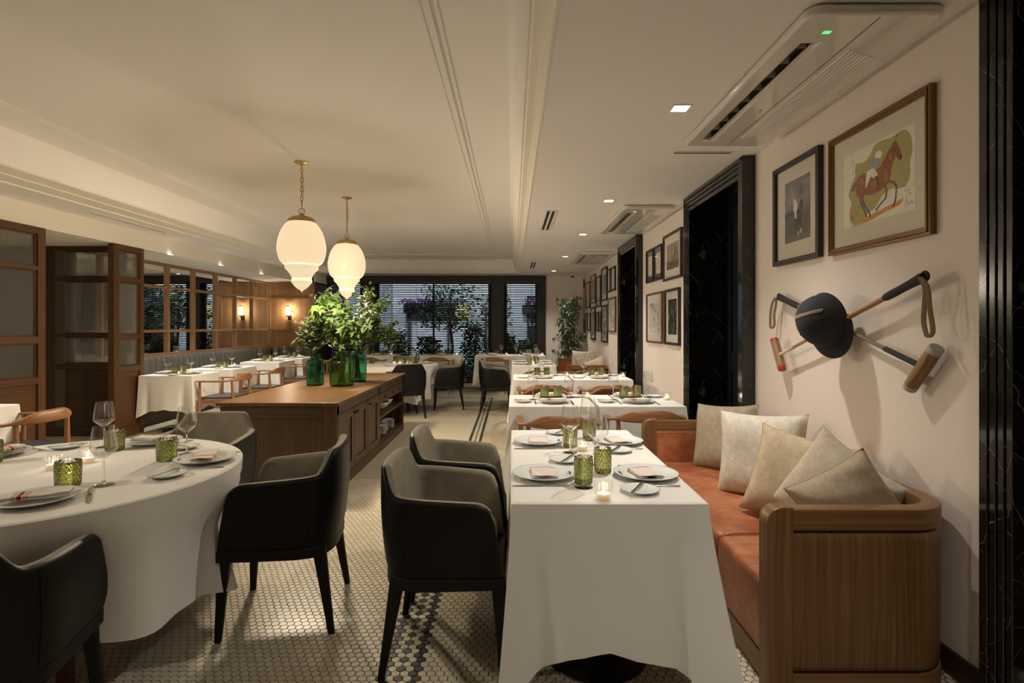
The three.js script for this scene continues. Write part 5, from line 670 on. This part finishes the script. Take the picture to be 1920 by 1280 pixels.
function cushion(s, th, m, label, pos, yaw, lean, roll, seed) {
  const r = rng(seed), n = 26, wr = [0, 1, 2, 3].map(() => [r() * 6, r() * 6, 3 + r() * 5]);
  const side = sg => grid(n, n, (a, b) => { const u = 2 * a - 1, v = 2 * b - 1, x = u * s / 2 * (1 - 0.07 * (1 - v * v) + 0.02 * Math.abs(u * v) ** 4), y = v * s / 2 * (1 - 0.07 * (1 - u * u) + 0.02 * Math.abs(u * v) ** 4), e = ((1 - u ** 4) * (1 - v ** 4)) ** 0.55; let z = sg * th / 2 * e; for (const [p, q, f] of wr) z += 0.004 * e * Math.sin(f * (u * Math.cos(p) + v * Math.sin(p)) + q + sg); z += 0.006 * Math.sin(9 * (u + v * 0.6) + seed) * e * smooth(0.45, 0.95, Math.abs(u * v) ** 0.5); const P = V(sg > 0 ? x : -x, y, z); P.u = x; P.v = y; return P; });
  const g = thing('scatter_cushion', label, 'cushion', pos); g.rotation.set(lean, yaw, roll, 'YXZ'); M('cover', [side(1), side(-1)], m, g);
  const edge = []; for (let k = 0; k <= 80; k++) { const q = (k % 80) / 20, i = Math.floor(q), t = q - i, [u, v] = [[-1 + 2 * t, -1], [1, -1 + 2 * t], [1 - 2 * t, 1], [-1, 1 - 2 * t]][i]; edge.push(V(u * s / 2 * (1 - 0.07 * (1 - v * v) + 0.02 * Math.abs(u * v) ** 4), v * s / 2 * (1 - 0.07 * (1 - u * u) + 0.02 * Math.abs(u * v) ** 4), 0)); } M('seam', [rod(edge, 0.0022, 5)], m, g);
}
cushion(0.46, 0.19, mat.linenA, 'brown-beige linen cushion tucked at the far end of the front sofa', [1.47, 0.615, -3.80], -0.95, -0.28, 0.1, 1);
cushion(0.50, 0.21, mat.linenB, 'large pale cream linen cushion on the front sofa', [1.46, 0.625, -3.22], -0.78, -0.24, 0.06, 2);
cushion(0.46, 0.22, mat.linenC, 'golden tan linen cushion in the middle of the front sofa row', [1.46, 0.60, -2.80], -0.62, -0.30, -0.2, 3);
cushion(0.45, 0.22, mat.linenD, 'light grey-beige linen cushion leaning edge-on on the front sofa', [1.50, 0.60, -2.55], -1.0, -0.22, -0.5, 4);
cushion(0.37, 0.21, mat.linenE, 'dark beige linen cushion in the sofa corner next to the near arm', [1.44, 0.61, -2.33], -0.3, -0.3, 0.55, 5);
cushion(0.5, 0.16, mat.linenB, 'large pale linen cushion on the far sofa', [1.46, 0.62, -11.5], -0.6, -0.2, 0.0, 6); cushion(0.45, 0.15, mat.linenD, 'beige linen cushion on the far sofa before the pale one', [1.48, 0.60, -10.85], -0.6, -0.25, 0.3, 7); cushion(0.42, 0.15, mat.linenE, 'dark beige linen cushion tilted on the far sofa', [1.45, 0.59, -10.4], -0.5, -0.3, -0.5, 8); cushion(0.42, 0.15, mat.linenC, 'tan linen cushion at the near end of the far sofa', [1.53, 0.59, -10.1], -0.7, -0.3, 0.4, 9);

// ---------------------------------------------------------------- framed pictures on the right wall
const frameBlack = S([0.022, 0.018, 0.015], { roughness: 0.4 }), frameBrown = wood([0.07, 0.04, 0.025], 0.4), frameGold = wood([0.30, 0.15, 0.05], 0.35, { metalness: 0.25 }), matBoard = S([0.66, 0.62, 0.50], { roughness: 0.95 }), matWhite = S([0.72, 0.69, 0.62], { roughness: 0.95 });
function picture(da, db, y0, y1, label, fm, fw, mw, tex, o = {}) {
  const g = thing('framed_picture', label, 'picture', [WALL_X, 0, 0], 0, o.group), D = o.depth ?? 0.03, L = (x0, x1, a, b, c, e, opt) => box(x0 - WALL_X, x1 - WALL_X, a, b, c, e, opt);
  const x0 = WALL_X - D, steps = o.steps ? [[0, 0.35, 0.006], [0.35, 0.6, 0.0], [0.6, 0.85, 0.005], [0.85, 1, 0.01]] : [[0, 1, 0]];
  M('frame', steps.flatMap(([s, e, inset]) => { const a = s * fw, b = e * fw, X = x0 + inset; return [L(X, WALL_X, y0 + a, y0 + b, da + a, db - a, { r: 0.002, g: 'z' }), L(X, WALL_X, y1 - b, y1 - a, da + a, db - a, { r: 0.002, g: 'z' }), L(X, WALL_X, y0 + b, y1 - b, da + a, da + b, { r: 0.002 }), L(X, WALL_X, y0 + b, y1 - b, db - b, db - a, { r: 0.002 })]; }), fm, g);
  const i = fw - 0.002; M('mount', [L(WALL_X - 0.012, WALL_X - 0.002, y0 + i, y1 - i, da + i, db - i)], o.board ?? matBoard, g);
  const quad = (x, a, b, c, e) => { const q = new THREE.BufferGeometry(), P = [[b, c], [a, c], [a, e], [b, e]], U = [[0, 0], [1, 0], [1, 1], [0, 1]]; q.setAttribute('position', new THREE.Float32BufferAttribute([0, 1, 2, 0, 2, 3].flatMap(k => [x - WALL_X, P[k][1], -P[k][0]]), 3)); q.setAttribute('uv', new THREE.Float32BufferAttribute([0, 1, 2, 0, 2, 3].flatMap(k => U[k]), 2)); q.computeVertexNormals(); return q; };
  const [ml, mr, mb, mt] = mw; M('print', quad(WALL_X - 0.0128, da + fw + mr, db - fw - ml, y0 + fw + mb, y1 - fw - mt), S([1, 1, 1], { map: tex, roughness: 0.8, side: THREE.DoubleSide }), g);
  M('glazing', quad(WALL_X - 0.02, da + i, db - i, y0 + i, y1 - i), mat.glass, g);
}
const horse = canvasTex(720, 610, (g, w, h) => {
  const X = u => u * w, Y = v => v * h, r = rng(21), poly = (pts, fill, a = 1) => { g.globalAlpha = a; g.fillStyle = fill; g.beginPath(); pts.forEach(([u, v], i) => { if (!i) return g.moveTo(X(u), Y(v)); const p = pts[i - 1]; g.quadraticCurveTo(X(p[0]), Y(p[1]), X((p[0] + u) / 2), Y((p[1] + v) / 2)); }); g.closePath(); g.fill(); g.globalAlpha = 1; }, line = (pts, c, lw, a = 1) => { g.globalAlpha = a; g.strokeStyle = c; g.lineWidth = lw; g.lineCap = 'round'; g.lineJoin = 'round'; g.beginPath(); pts.forEach(([u, v], i) => i ? g.lineTo(X(u), Y(v)) : g.moveTo(X(u), Y(v))); g.stroke(); g.globalAlpha = 1; };
  g.fillStyle = '#e9e4d4'; g.fillRect(0, 0, w, h);
  poly([[0.2, 0.16], [0.33, 0.2], [0.42, 0.14], [0.47, 0.02], [0.6, 0.02], [0.72, 0.05], [0.86, 0.0], [0.95, 0.1], [0.98, 0.3], [0.93, 0.45], [0.95, 0.62], [0.86, 0.72], [0.7, 0.66], [0.58, 0.7], [0.5, 0.84], [0.36, 0.88], [0.3, 1.0], [0.12, 0.97], [0.08, 0.8], [0.14, 0.66], [0.06, 0.56], [0.13, 0.4], [0.2, 0.32], [0.16, 0.22]], '#a39b52', 0.9);
  for (let i = 0; i < 60; i++) { const u = 0.1 + r() * 0.82, v = r() * 0.8; poly([[u, v], [u + 0.06, v + 0.02], [u + 0.05, v + 0.1], [u - 0.02, v + 0.08]], r() > 0.5 ? '#8d8743' : '#b5ac63', 0.10); }
  poly([[0.26, 0.95], [0.45, 0.9], [0.7, 0.86], [0.86, 0.82], [0.84, 0.9], [0.6, 0.93], [0.4, 0.99], [0.28, 1]], '#cf8a3c', 0.9); poly([[0.1, 0.98], [0.3, 0.96], [0.34, 1], [0.1, 1.04]], '#c9a24f', 0.8);
  const br = '#8c4c22', dk = '#4a2a17', lt = '#b9713a';
  poly([[0.12, 0.50], [0.17, 0.42], [0.2, 0.40], [0.19, 0.46], [0.13, 0.56]], dk);                                                                    // tail
  poly([[0.19, 0.52], [0.2, 0.4], [0.27, 0.335], [0.4, 0.36], [0.52, 0.36], [0.6, 0.30], [0.66, 0.2], [0.73, 0.12], [0.76, 0.13], [0.8, 0.26], [0.76, 0.28], [0.71, 0.38], [0.70, 0.5], [0.68, 0.58], [0.6, 0.62], [0.46, 0.66], [0.34, 0.62], [0.27, 0.64], [0.2, 0.6]], br);
  poly([[0.72, 0.12], [0.77, 0.09], [0.8, 0.18], [0.845, 0.3], [0.84, 0.36], [0.80, 0.36], [0.76, 0.28], [0.7, 0.24]], br); poly([[0.755, 0.10], [0.775, 0.01], [0.79, 0.1]], dk); poly([[0.8, 0.3], [0.845, 0.3], [0.845, 0.36], [0.805, 0.37]], dk);
  for (const body of [[[0.19, 0.52], [0.2, 0.4], [0.27, 0.335], [0.4, 0.36], [0.52, 0.36], [0.6, 0.30], [0.66, 0.2], [0.73, 0.12], [0.8, 0.26], [0.71, 0.38], [0.70, 0.5], [0.68, 0.58], [0.6, 0.62], [0.46, 0.66], [0.34, 0.62], [0.27, 0.64], [0.2, 0.6]]]) { g.save(); g.beginPath(); body.forEach(([u, v], i) => i ? g.lineTo(X(u), Y(v)) : g.moveTo(X(u), Y(v))); g.clip(); for (let i = 0; i < 420; i++) { const u = 0.18 + r() * 0.64, v = 0.1 + r() * 0.56; g.globalAlpha = 0.16 + r() * 0.25; g.fillStyle = [dk, lt, '#a4602c', '#5e3219', '#c98a4e'][Math.floor(r() * 5)]; g.beginPath(); g.ellipse(X(u), Y(v), 4 + r() * 18, 2 + r() * 7, r() * 3, 0, 7); g.fill(); } g.restore(); g.globalAlpha = 1; }
  poly([[0.22, 0.42], [0.28, 0.36], [0.33, 0.44], [0.27, 0.54]], lt, 0.8); poly([[0.42, 0.5], [0.52, 0.48], [0.5, 0.6], [0.42, 0.6]], lt, 0.6); poly([[0.6, 0.45], [0.66, 0.44], [0.66, 0.56], [0.61, 0.57]], lt, 0.8); poly([[0.66, 0.26], [0.70, 0.2], [0.72, 0.3], [0.67, 0.36]], lt, 0.7);
  const leg = (pts, wrap) => { line(pts, dk, 15); line(pts.slice(0, 2), br, 22); if (wrap) line(pts.slice(-3, -1), '#3c5276', 15); };
  leg([[0.25, 0.58], [0.27, 0.68], [0.31, 0.79], [0.345, 0.85], [0.355, 0.91]], 1); leg([[0.29, 0.6], [0.31, 0.7], [0.34, 0.78], [0.40, 0.87], [0.415, 0.93]], 1); leg([[0.62, 0.58], [0.645, 0.68], [0.63, 0.76], [0.55, 0.82], [0.5, 0.87]], 1); leg([[0.66, 0.56], [0.74, 0.6], [0.775, 0.66], [0.765, 0.8], [0.735, 0.89]], 1);
  poly([[0.40, 0.3], [0.42, 0.22], [0.5, 0.17], [0.56, 0.24], [0.55, 0.31], [0.47, 0.34]], '#8fa0ad'); poly([[0.48, 0.2], [0.49, 0.14], [0.54, 0.12], [0.585, 0.16], [0.58, 0.22], [0.53, 0.24]], '#ece9e0'); poly([[0.36, 0.34], [0.44, 0.31], [0.5, 0.36], [0.53, 0.45], [0.48, 0.47], [0.42, 0.4], [0.38, 0.5], [0.34, 0.56], [0.35, 0.44]], '#efeadd'); poly([[0.48, 0.44], [0.545, 0.43], [0.55, 0.6], [0.51, 0.62]], '#6b3d20'); line([[0.52, 0.6], [0.55, 0.63]], dk, 9);
  for (const p of [[[0.2, 0.4], [0.27, 0.335], [0.36, 0.35]], [[0.58, 0.31], [0.66, 0.2], [0.74, 0.12]], [[0.19, 0.5], [0.21, 0.6], [0.27, 0.64], [0.34, 0.62], [0.46, 0.66], [0.6, 0.62]], [[0.7, 0.5], [0.71, 0.38], [0.76, 0.28]], [[0.76, 0.2], [0.8, 0.22], [0.79, 0.33]], [[0.8, 0.24], [0.72, 0.34], [0.58, 0.3]], [[0.47, 0.34], [0.48, 0.45]], [[0.34, 0.56], [0.26, 0.74], [0.15, 0.9]]]) line(p, '#2d1d12', 2.5, 0.8);
  line([[0.15, 0.88], [0.12, 0.86], [0.14, 0.92]], dk, 5); line([[0.3, 0.97], [0.45, 0.94], [0.6, 0.92]], '#3a2413', 2, 0.7);
  for (let i = 0; i < 70; i++) { const left = r() > 0.5, u = left ? r() * 0.2 : 0.84 + r() * 0.15, v = left ? r() * 0.45 : 0.5 + r() * 0.4; g.fillStyle = r() > 0.5 ? '#5a4a2a' : '#7d7440'; g.globalAlpha = 0.8; g.beginPath(); g.ellipse(X(u), Y(v), 1 + r() * 4, 1 + r() * 6, r() * 3, 0, 7); g.fill(); } g.globalAlpha = 1;
  line([[0.88, 0.92], [0.9, 0.84], [0.915, 0.92], [0.89, 0.95], [0.93, 0.9], [0.94, 0.93], [0.96, 0.89], [0.97, 0.93], [0.99, 0.9]], '#2d1d12', 2.5);
});
picture(2.262, 2.995, 1.765, 2.39, 'large watercolour of a brown horse and rider in a gilded brown frame', frameGold, 0.035, [0.085, 0.07, 0.09, 0.09], horse, { steps: true, depth: 0.035 });
const rider = canvasTex(256, 330, (g, w, h) => { const r = rng(9); let q = g.createLinearGradient(0, 0, 0, h); q.addColorStop(0, '#77757a'); q.addColorStop(0.35, '#8c8a8c'); q.addColorStop(0.55, '#4c4a4b'); q.addColorStop(1, '#5b5957'); g.fillStyle = q; g.fillRect(0, 0, w, h); for (let i = 0; i < 40; i++) { g.globalAlpha = 0.12; g.fillStyle = r() > 0.5 ? '#2e2d2f' : '#a5a3a4'; g.beginPath(); g.ellipse(r() * w, r() * h * 0.5, 10 + r() * 40, 8 + r() * 22, 0, 0, 7); g.fill(); } g.globalAlpha = 1; g.fillStyle = '#2b2929'; g.beginPath(); g.ellipse(140, 205, 40, 46, 0.2, 0, 7); g.fill(); g.fillRect(108, 220, 14, 78); g.fillRect(134, 230, 12, 76); g.fillRect(160, 215, 13, 84); g.beginPath(); g.ellipse(170, 150, 20, 34, 0.2, 0, 7); g.fill(); g.fillStyle = '#d9d7d4'; g.beginPath(); g.ellipse(112, 150, 20, 30, 0.2, 0, 7); g.fill(); g.beginPath(); g.arc(104, 116, 13, 0, 7); g.fill(); g.fillRect(104, 175, 18, 34); g.fillRect(134, 280, 11, 26); g.fillRect(161, 270, 11, 24); g.strokeStyle = '#d9d7d4'; g.lineWidth = 3; g.beginPath(); g.moveTo(90, 150); g.lineTo(70, 30); g.stroke(); g.fillStyle = '#77736e'; g.globalAlpha = 0.6; g.fillRect(0, 296, w, 34); g.globalAlpha = 1; });
picture(3.085, 3.625, 1.775, 2.405, 'black framed black-and-white photograph of a mounted rider', frameBlack, 0.03, [0.10, 0.085, 0.10, 0.09], rider, { depth: 0.032 });
// the smaller pictures: pencil, ink and photographic prints, each from its own seed
function art(seed, kind) { return canvasTex(96, 128, (g, w, h) => { const r = rng(seed), pal = { photo: ['#6a6560', '#a8a196', '#38342f'], sketch: ['#cfc8b6', '#7f8c86', '#4c4a43'], ink: ['#d9d3c4', '#2a2825', '#77726a'], dark: ['#1c1a18', '#c9a37a', '#9db8bf'], leaf: ['#b9b8a8', '#223025', '#5b6b58'], brown: ['#8f8276', '#5b3a2a', '#c4b9ab'] }[kind]; g.fillStyle = pal[0]; g.fillRect(0, 0, w, h); const n = kind === 'ink' ? 14 : 40; for (let i = 0; i < n; i++) { g.globalAlpha = 0.25 + r() * 0.5; g.strokeStyle = g.fillStyle = pal[1 + (r() > 0.5 ? 1 : 0)]; g.lineWidth = 1 + r() * 3; const x = r() * w, y = kind === 'ink' ? h * (0.35 + 0.3 * r()) : r() * h; if (kind === 'photo' || kind === 'brown') { g.beginPath(); g.ellipse(x, kind === 'brown' ? h * 0.2 + r() * h * 0.5 : y, 2 + r() * 7, 6 + r() * 26, 0, 0, 7); g.fill(); } else if (kind === 'ink') { g.fillRect(w * 0.25 + r() * w * 0.5, y, 2 + r() * 8, 1 + r() * 6); } else { g.beginPath(); g.moveTo(x, y); g.bezierCurveTo(x + (r() - 0.5) * 50, y + (r() - 0.5) * 40, x + (r() - 0.5) * 60, y + (r() - 0.5) * 60, x + (r() - 0.5) * 50, y + (r() - 0.5) * 70); kind === 'dark' || kind === 'sketch' ? g.stroke() : g.fill(); } } g.globalAlpha = 1; if (kind === 'brown') { g.fillStyle = '#5b3a2a'; g.fillRect(0, h * 0.72, w, h * 0.28); } }); }
const sq = m => [m, m, m, m];
[[6.73, 7.07, 1.93, 2.34, 'small black framed ink note beside its twin, the one farther along the wall', frameBlack, 0.02, sq(0.06), 'ink', { board: S([0.10, 0.095, 0.085], { roughness: 0.9 }) }], [6.345, 6.70, 1.93, 2.34, 'small black framed ink note beside the group portrait', frameBlack, 0.02, sq(0.06), 'ink', { board: S([0.11, 0.105, 0.095], { roughness: 0.9 }) }],
 [5.61, 6.28, 1.89, 2.40, 'brown framed old photograph of a row of figures next to the doorway', frameBrown, 0.026, sq(0.09), 'brown', {}], [6.33, 7.06, 1.18, 1.79, 'gold framed sketch below the two small ink notes', frameGold, 0.022, sq(0.10), 'sketch', {}], [5.68, 6.22, 1.18, 1.79, 'black framed dark print of crossed sticks by the doorway', frameBlack, 0.028, sq(0.085), 'dark', {}],
 [12.2, 12.9, 1.79, 2.39, 'black framed pale drawing at the corner end of the far gallery', frameBlack, 0.03, sq(0.05), 'sketch', {}], [11.4, 12.1, 1.87, 2.48, 'gold framed landscape in the top row of the far gallery', frameGold, 0.03, sq(0.06), 'photo', {}], [10.73, 11.27, 1.77, 2.38, 'black framed pale study between the gold landscape and the tall photograph', frameBlack, 0.026, sq(0.05), 'sketch', {}],
 [10.02, 10.61, 1.86, 2.48, 'black framed tall photograph in the top row of the far gallery', frameBlack, 0.03, sq(0.1), 'photo', {}], [9.66, 9.96, 1.99, 2.40, 'narrow black framed drawing, first of the top pair by the doorway', frameBlack, 0.024, sq(0.04), 'ink', {}], [9.22, 9.62, 1.99, 2.40, 'narrow black framed drawing, the one of the top pair closer to the doorway', frameBlack, 0.03, sq(0.05), 'ink', {}],
 [12.62, 12.97, 1.28, 1.68, 'small black frame in the bottom corner of the far gallery', frameBlack, 0.03, sq(0.05), 'ink', {}], [12.2, 12.56, 1.28, 1.68, 'small black frame next to the bottom corner one of the far gallery', frameBlack, 0.03, sq(0.05), 'ink', {}], [11.44, 12.08, 1.09, 1.79, 'black framed portrait hung low in the far gallery', frameBlack, 0.035, sq(0.06), 'photo', {}],
 [11.0, 11.31, 1.28, 1.67, 'small black frame, first of the bottom middle pair', frameBlack, 0.026, sq(0.045), 'ink', {}], [10.66, 10.96, 1.28, 1.67, 'small black frame, second of the bottom middle pair', frameBlack, 0.026, sq(0.045), 'dark', {}], [9.97, 10.61, 1.08, 1.78, 'black framed botanical print with dark leaves, bottom row of the far gallery', frameBlack, 0.035, sq(0.03), 'leaf', {}], [9.19, 9.90, 1.28, 1.88, 'gold framed grey-green study by the third doorway', frameGold, 0.026, sq(0.05), 'sketch', {}]].forEach(([a, b, y0, y1, l, fm, fw, mw, k, o], i) => picture(a, b, y0, y1, l, fm, fw, mw, art(100 + i, k), { board: matWhite, group: a < 8 ? 'pictures between the doorways' : 'far gallery of frames', ...o }));

// ---------------------------------------------------------------- crossed mallets and helmet
const cane = wood([0.50, 0.26, 0.10], 0.4), caneDark = wood([0.36, 0.21, 0.10], 0.45), gripMat = S([0.02, 0.02, 0.02], { roughness: 0.75, bumpMap: leatherBump, bumpScale: 0.002 }), headWood = wood([0.42, 0.25, 0.11], 0.45), redPaint = S([0.42, 0.03, 0.03], { roughness: 0.4 }), greyPaint = S([0.42, 0.41, 0.39], { roughness: 0.7 }), strapMat = S([0.20, 0.14, 0.085], { roughness: 0.9 });
function mallet(label, x, grip, foot, hA, hB, hr, m1, tipMat, whiteEnd, strap) {
  const g = thing('polo_mallet', label, 'mallet', [0, 0, 0]), W = (d, y, o = 0) => V(x + o, y, -d), G = W(...grip), F = W(...foot), P = t => G.clone().lerp(F, t);
  M('shaft', [rod([P(0.15), P(0.5), P(0.8), P(1)], [0.0125, 0.0105, 0.0085, 0.008], 12)], m1, g);
  M('grip', [rod([0, 0.01, 0.03, 0.06, 0.1, 0.16, 0.19, 0.2].map(P), [0.016, 0.0215, 0.0205, 0.0185, 0.0175, 0.0185, 0.017, 0.012], 12), at(new THREE.TorusGeometry(0.017, 0.007, 8, 20), G.x, G.y, G.z, HALF)], gripMat, g);
  M('shaft_band', [rod([P(whiteEnd ? 0.86 : 0.6), P(0.99)], whiteEnd ? 0.0105 : 0.0095, 10)], whiteEnd ? S([0.62, 0.57, 0.49]) : S([0.20, 0.16, 0.10]), g); if (!whiteEnd) M('shaft_wrap', [rod([P(0.82), P(0.99)], 0.0125, 10)], gripMat, g);
  const A = W(...hA), B = W(...hB), H = t => A.clone().lerp(B, t); const hd = M('head', [rod([H(0.1), H(0.3), H(0.5), H(0.7), H(0.9)], [hr * 0.95, hr, hr, hr, hr * 0.95], 18)], headWood, g); M('head_end', [rod([H(0), H(0.012), H(0.105)], [hr * 0.85, hr * 0.97, hr * 1.0], 18)], tipMat, hd); M('head_end', [rod([H(0.895), H(0.988), H(1)], [hr, hr * 0.95, hr * 0.8], 18)], tipMat, hd);
  const st = []; for (const s of strap) st.push(V(x + s[2], s[1], -s[0])); const cv = new THREE.CatmullRomCurve3(st, true), pts = cv.getPoints(48); M('wrist_strap', [loft(pts.map((p, i) => { const t = cv.getTangent(i / 48), wv = V(0.5, 0, 0.86).cross(t).length() > 0.1 ? V(0.35, 0, 0.94) : V(1, 0, 0); return ring(p, wv, t.clone().cross(wv).normalize(), 0.0105, 0.0014, 8); }), { caps: false })], strapMat, g);
}
mallet('polo mallet with red-tipped head and pale cane shaft rising to the painting side', 1.68, [2.235, 1.588], [3.45, 1.205], [3.52, 1.304], [3.413, 1.112], 0.026, cane, redPaint, true, [[2.235, 1.585, -0.02], [2.20, 1.55, -0.02], [2.185, 1.45, -0.018], [2.175, 1.36, -0.015], [2.205, 1.34, -0.01], [2.235, 1.40, -0.005], [2.225, 1.47, -0.01], [2.215, 1.54, -0.015]]);
mallet('polo mallet with grey-tipped head hanging towards the marble column', 1.706, [3.51, 1.572], [2.29, 1.218], [2.205, 1.300], [2.36, 1.116], 0.029, caneDark, greyPaint, false, [[3.52, 1.57, -0.015], [3.56, 1.53, -0.02], [3.585, 1.45, -0.02], [3.575, 1.37, -0.02], [3.545, 1.385, -0.015], [3.55, 1.46, -0.012], [3.53, 1.53, -0.01]]);
{ const g = thing('polo_helmet', 'dark navy polo helmet with a tan leather band hung over crossed mallets', 'helmet', [1.625, 1.415, -2.85]); g.rotation.set(0.10, -1.22, 0.25, 'YXZ'); const felt = S([0.020, 0.023, 0.030], { roughness: 0.85, bumpMap: weaveTex, bumpScale: 0.0006 });
  // local: +z points out of the crown, -y is the peak
  M('crown', [grid(40, 18, (u, v) => { const a = u * 2 * PI, t = v * HALF, rx = 0.112, ry = 0.138; return V(Math.cos(a) * rx * Math.cos(t), Math.sin(a) * ry * Math.cos(t), Math.sin(t) ** 0.9 * 0.158); })], felt, g); felt.side = THREE.DoubleSide;
  M('peak', [grid(36, 6, (u, v) => { const a = -PI + u * PI, f = Math.sin(-a) ** 0.75, ext = 0.97 + v * (0.09 + 0.40 * f); return V(Math.cos(a) * 0.112 * ext, Math.sin(a) * 0.138 * ext, 0.006 - v * 0.02 * (1 - f) - v * v * 0.012); }), grid(36, 2, (u, v) => { const a = u * PI, ext = 0.97 + v * 0.09; return V(Math.cos(a) * 0.112 * ext, Math.sin(a) * 0.138 * ext, 0.006 - v * 0.02); })], felt, g);
  M('band', [loft(Array.from({ length: 15 }, (_, k) => { const x = lerp(-0.104, 0.085, k / 14), y = 0.04, q = (x / 0.112) ** 2 + (y / 0.138) ** 2, c = V(x * 1.012, y * 1.01, Math.sqrt(1 - q) ** 0.9 * 0.1595), n = V(x / 0.0125, y / 0.019, c.z / 0.02).normalize(), tan = n.clone().cross(V(1, 0, 0)).normalize(); return ring(c, tan, n, 0.0095, 0.0016, 8); }))], S([0.30, 0.19, 0.11], { roughness: 0.7 }), g);
  M('buckle', [at(new THREE.TorusGeometry(0.011, 0.0018, 6, 16), -0.098, 0.04, 0.078, -1.1)], mat.steel, g); for (const [x, y, z] of [[-0.05, -0.05, 0.133], [0.035, -0.075, 0.123], [-0.01, 0.105, 0.105]]) M('vent_eyelet', [at(new THREE.TorusGeometry(0.006, 0.0018, 6, 14), x, y, z, x * 6, -y * 5)], mat.blackMetal, g); }
{ const g = thing('polo_mallet', 'upright polo mallet hung in the far corner beside the frames', 'mallet', [1.72, 0, -13.12]); M('shaft', [rod([V(0, 1.25, 0), V(0, 2.38, 0)], 0.013, 8)], cane, g); M('grip', [rod([V(0, 2.3, 0), V(0, 2.46, 0), V(0, 2.5, 0)], [0.018, 0.02, 0.024], 8)], gripMat, g); M('head', [rod([V(0, 1.26, -0.09), V(0, 1.26, 0.09)], 0.026, 12)], headWood, g); M('shaft_wrap', [rod([V(0, 1.28, 0), V(0, 1.55, 0)], 0.016, 8)], gripMat, g); }

// ---------------------------------------------------------------- potted tree in the corner
{ const g = thing('potted_fig_tree', 'leafy potted weeping fig standing in the far corner by the window', 'plant', [1.30, 0, -12.72]), r = rng(55);
  M('pot', [lathe([[0.001, 0], [0.16, 0], [0.19, 0.36], [0.2, 0.38], [0.18, 0.38], [0.17, 0.34], [0.001, 0.34]], 28)], S([0.16, 0.09, 0.06]), g);
  M('trunk', [rod([V(0, 0.33, 0), V(0.02, 0.8, 0.02), V(-0.02, 1.3, 0), V(0.04, 1.9, 0.02)], [0.022, 0.018, 0.014, 0.006]), rod([V(0.03, 0.33, 0), V(-0.03, 0.8, -0.02), V(0.03, 1.25, 0.02), V(-0.1, 1.75, 0)], [0.02, 0.016, 0.012, 0.005])], S([0.17, 0.11, 0.06], { roughness: 0.8 }), g);
  const dark = [[], []]; const clumps = []; for (let i = 0; i < 64; i++) { const y = 0.72 + 1.28 * (i / 63), q = y < 1.05 ? 0.26 : y < 1.35 ? 0.17 : 0.24, a = i * 2.399; clumps.push(V(Math.cos(a) * q * (0.3 + 0.7 * r()), y, Math.sin(a) * q * 0.7)); } for (const [x, y] of [[0.3, 1.12], [0.34, 1.2], [-0.3, 0.8], [0.26, 1.0], [-0.28, 1.15], [0.24, 2.02], [-0.2, 1.98], [0.15, 1.9]]) clumps.push(V(x, y, 0));
  for (const c of clumps) for (let k = 0; k < 15; k++) dark[k & 1].push(at(leafShape(0.075 + r() * 0.03, 0.032), c.x + (r() - 0.5) * 0.16, c.y + (r() - 0.5) * 0.16, c.z + (r() - 0.5) * 0.16, r() * 6.28, 0.4 + r() * 1.0, r() - 0.5));
  dark.forEach((l, i) => M('foliage', l, PH(i ? [0.055, 0.105, 0.035] : [0.035, 0.075, 0.025], { roughness: 0.35, transmission: 0.15, thickness: 0, side: THREE.DoubleSide }), g).userData.kind = 'stuff');
  for (const c of clumps.filter((_, i) => i % 4 === 0)) M('branch', [rod([V(0, Math.max(0.6, c.y - 0.25), 0), V(c.x * 0.5, c.y - 0.05, c.z * 0.5), c], [0.006, 0.004, 0.002], 5)], S([0.17, 0.11, 0.06]), g);
}

renderer.render(scene, camera);
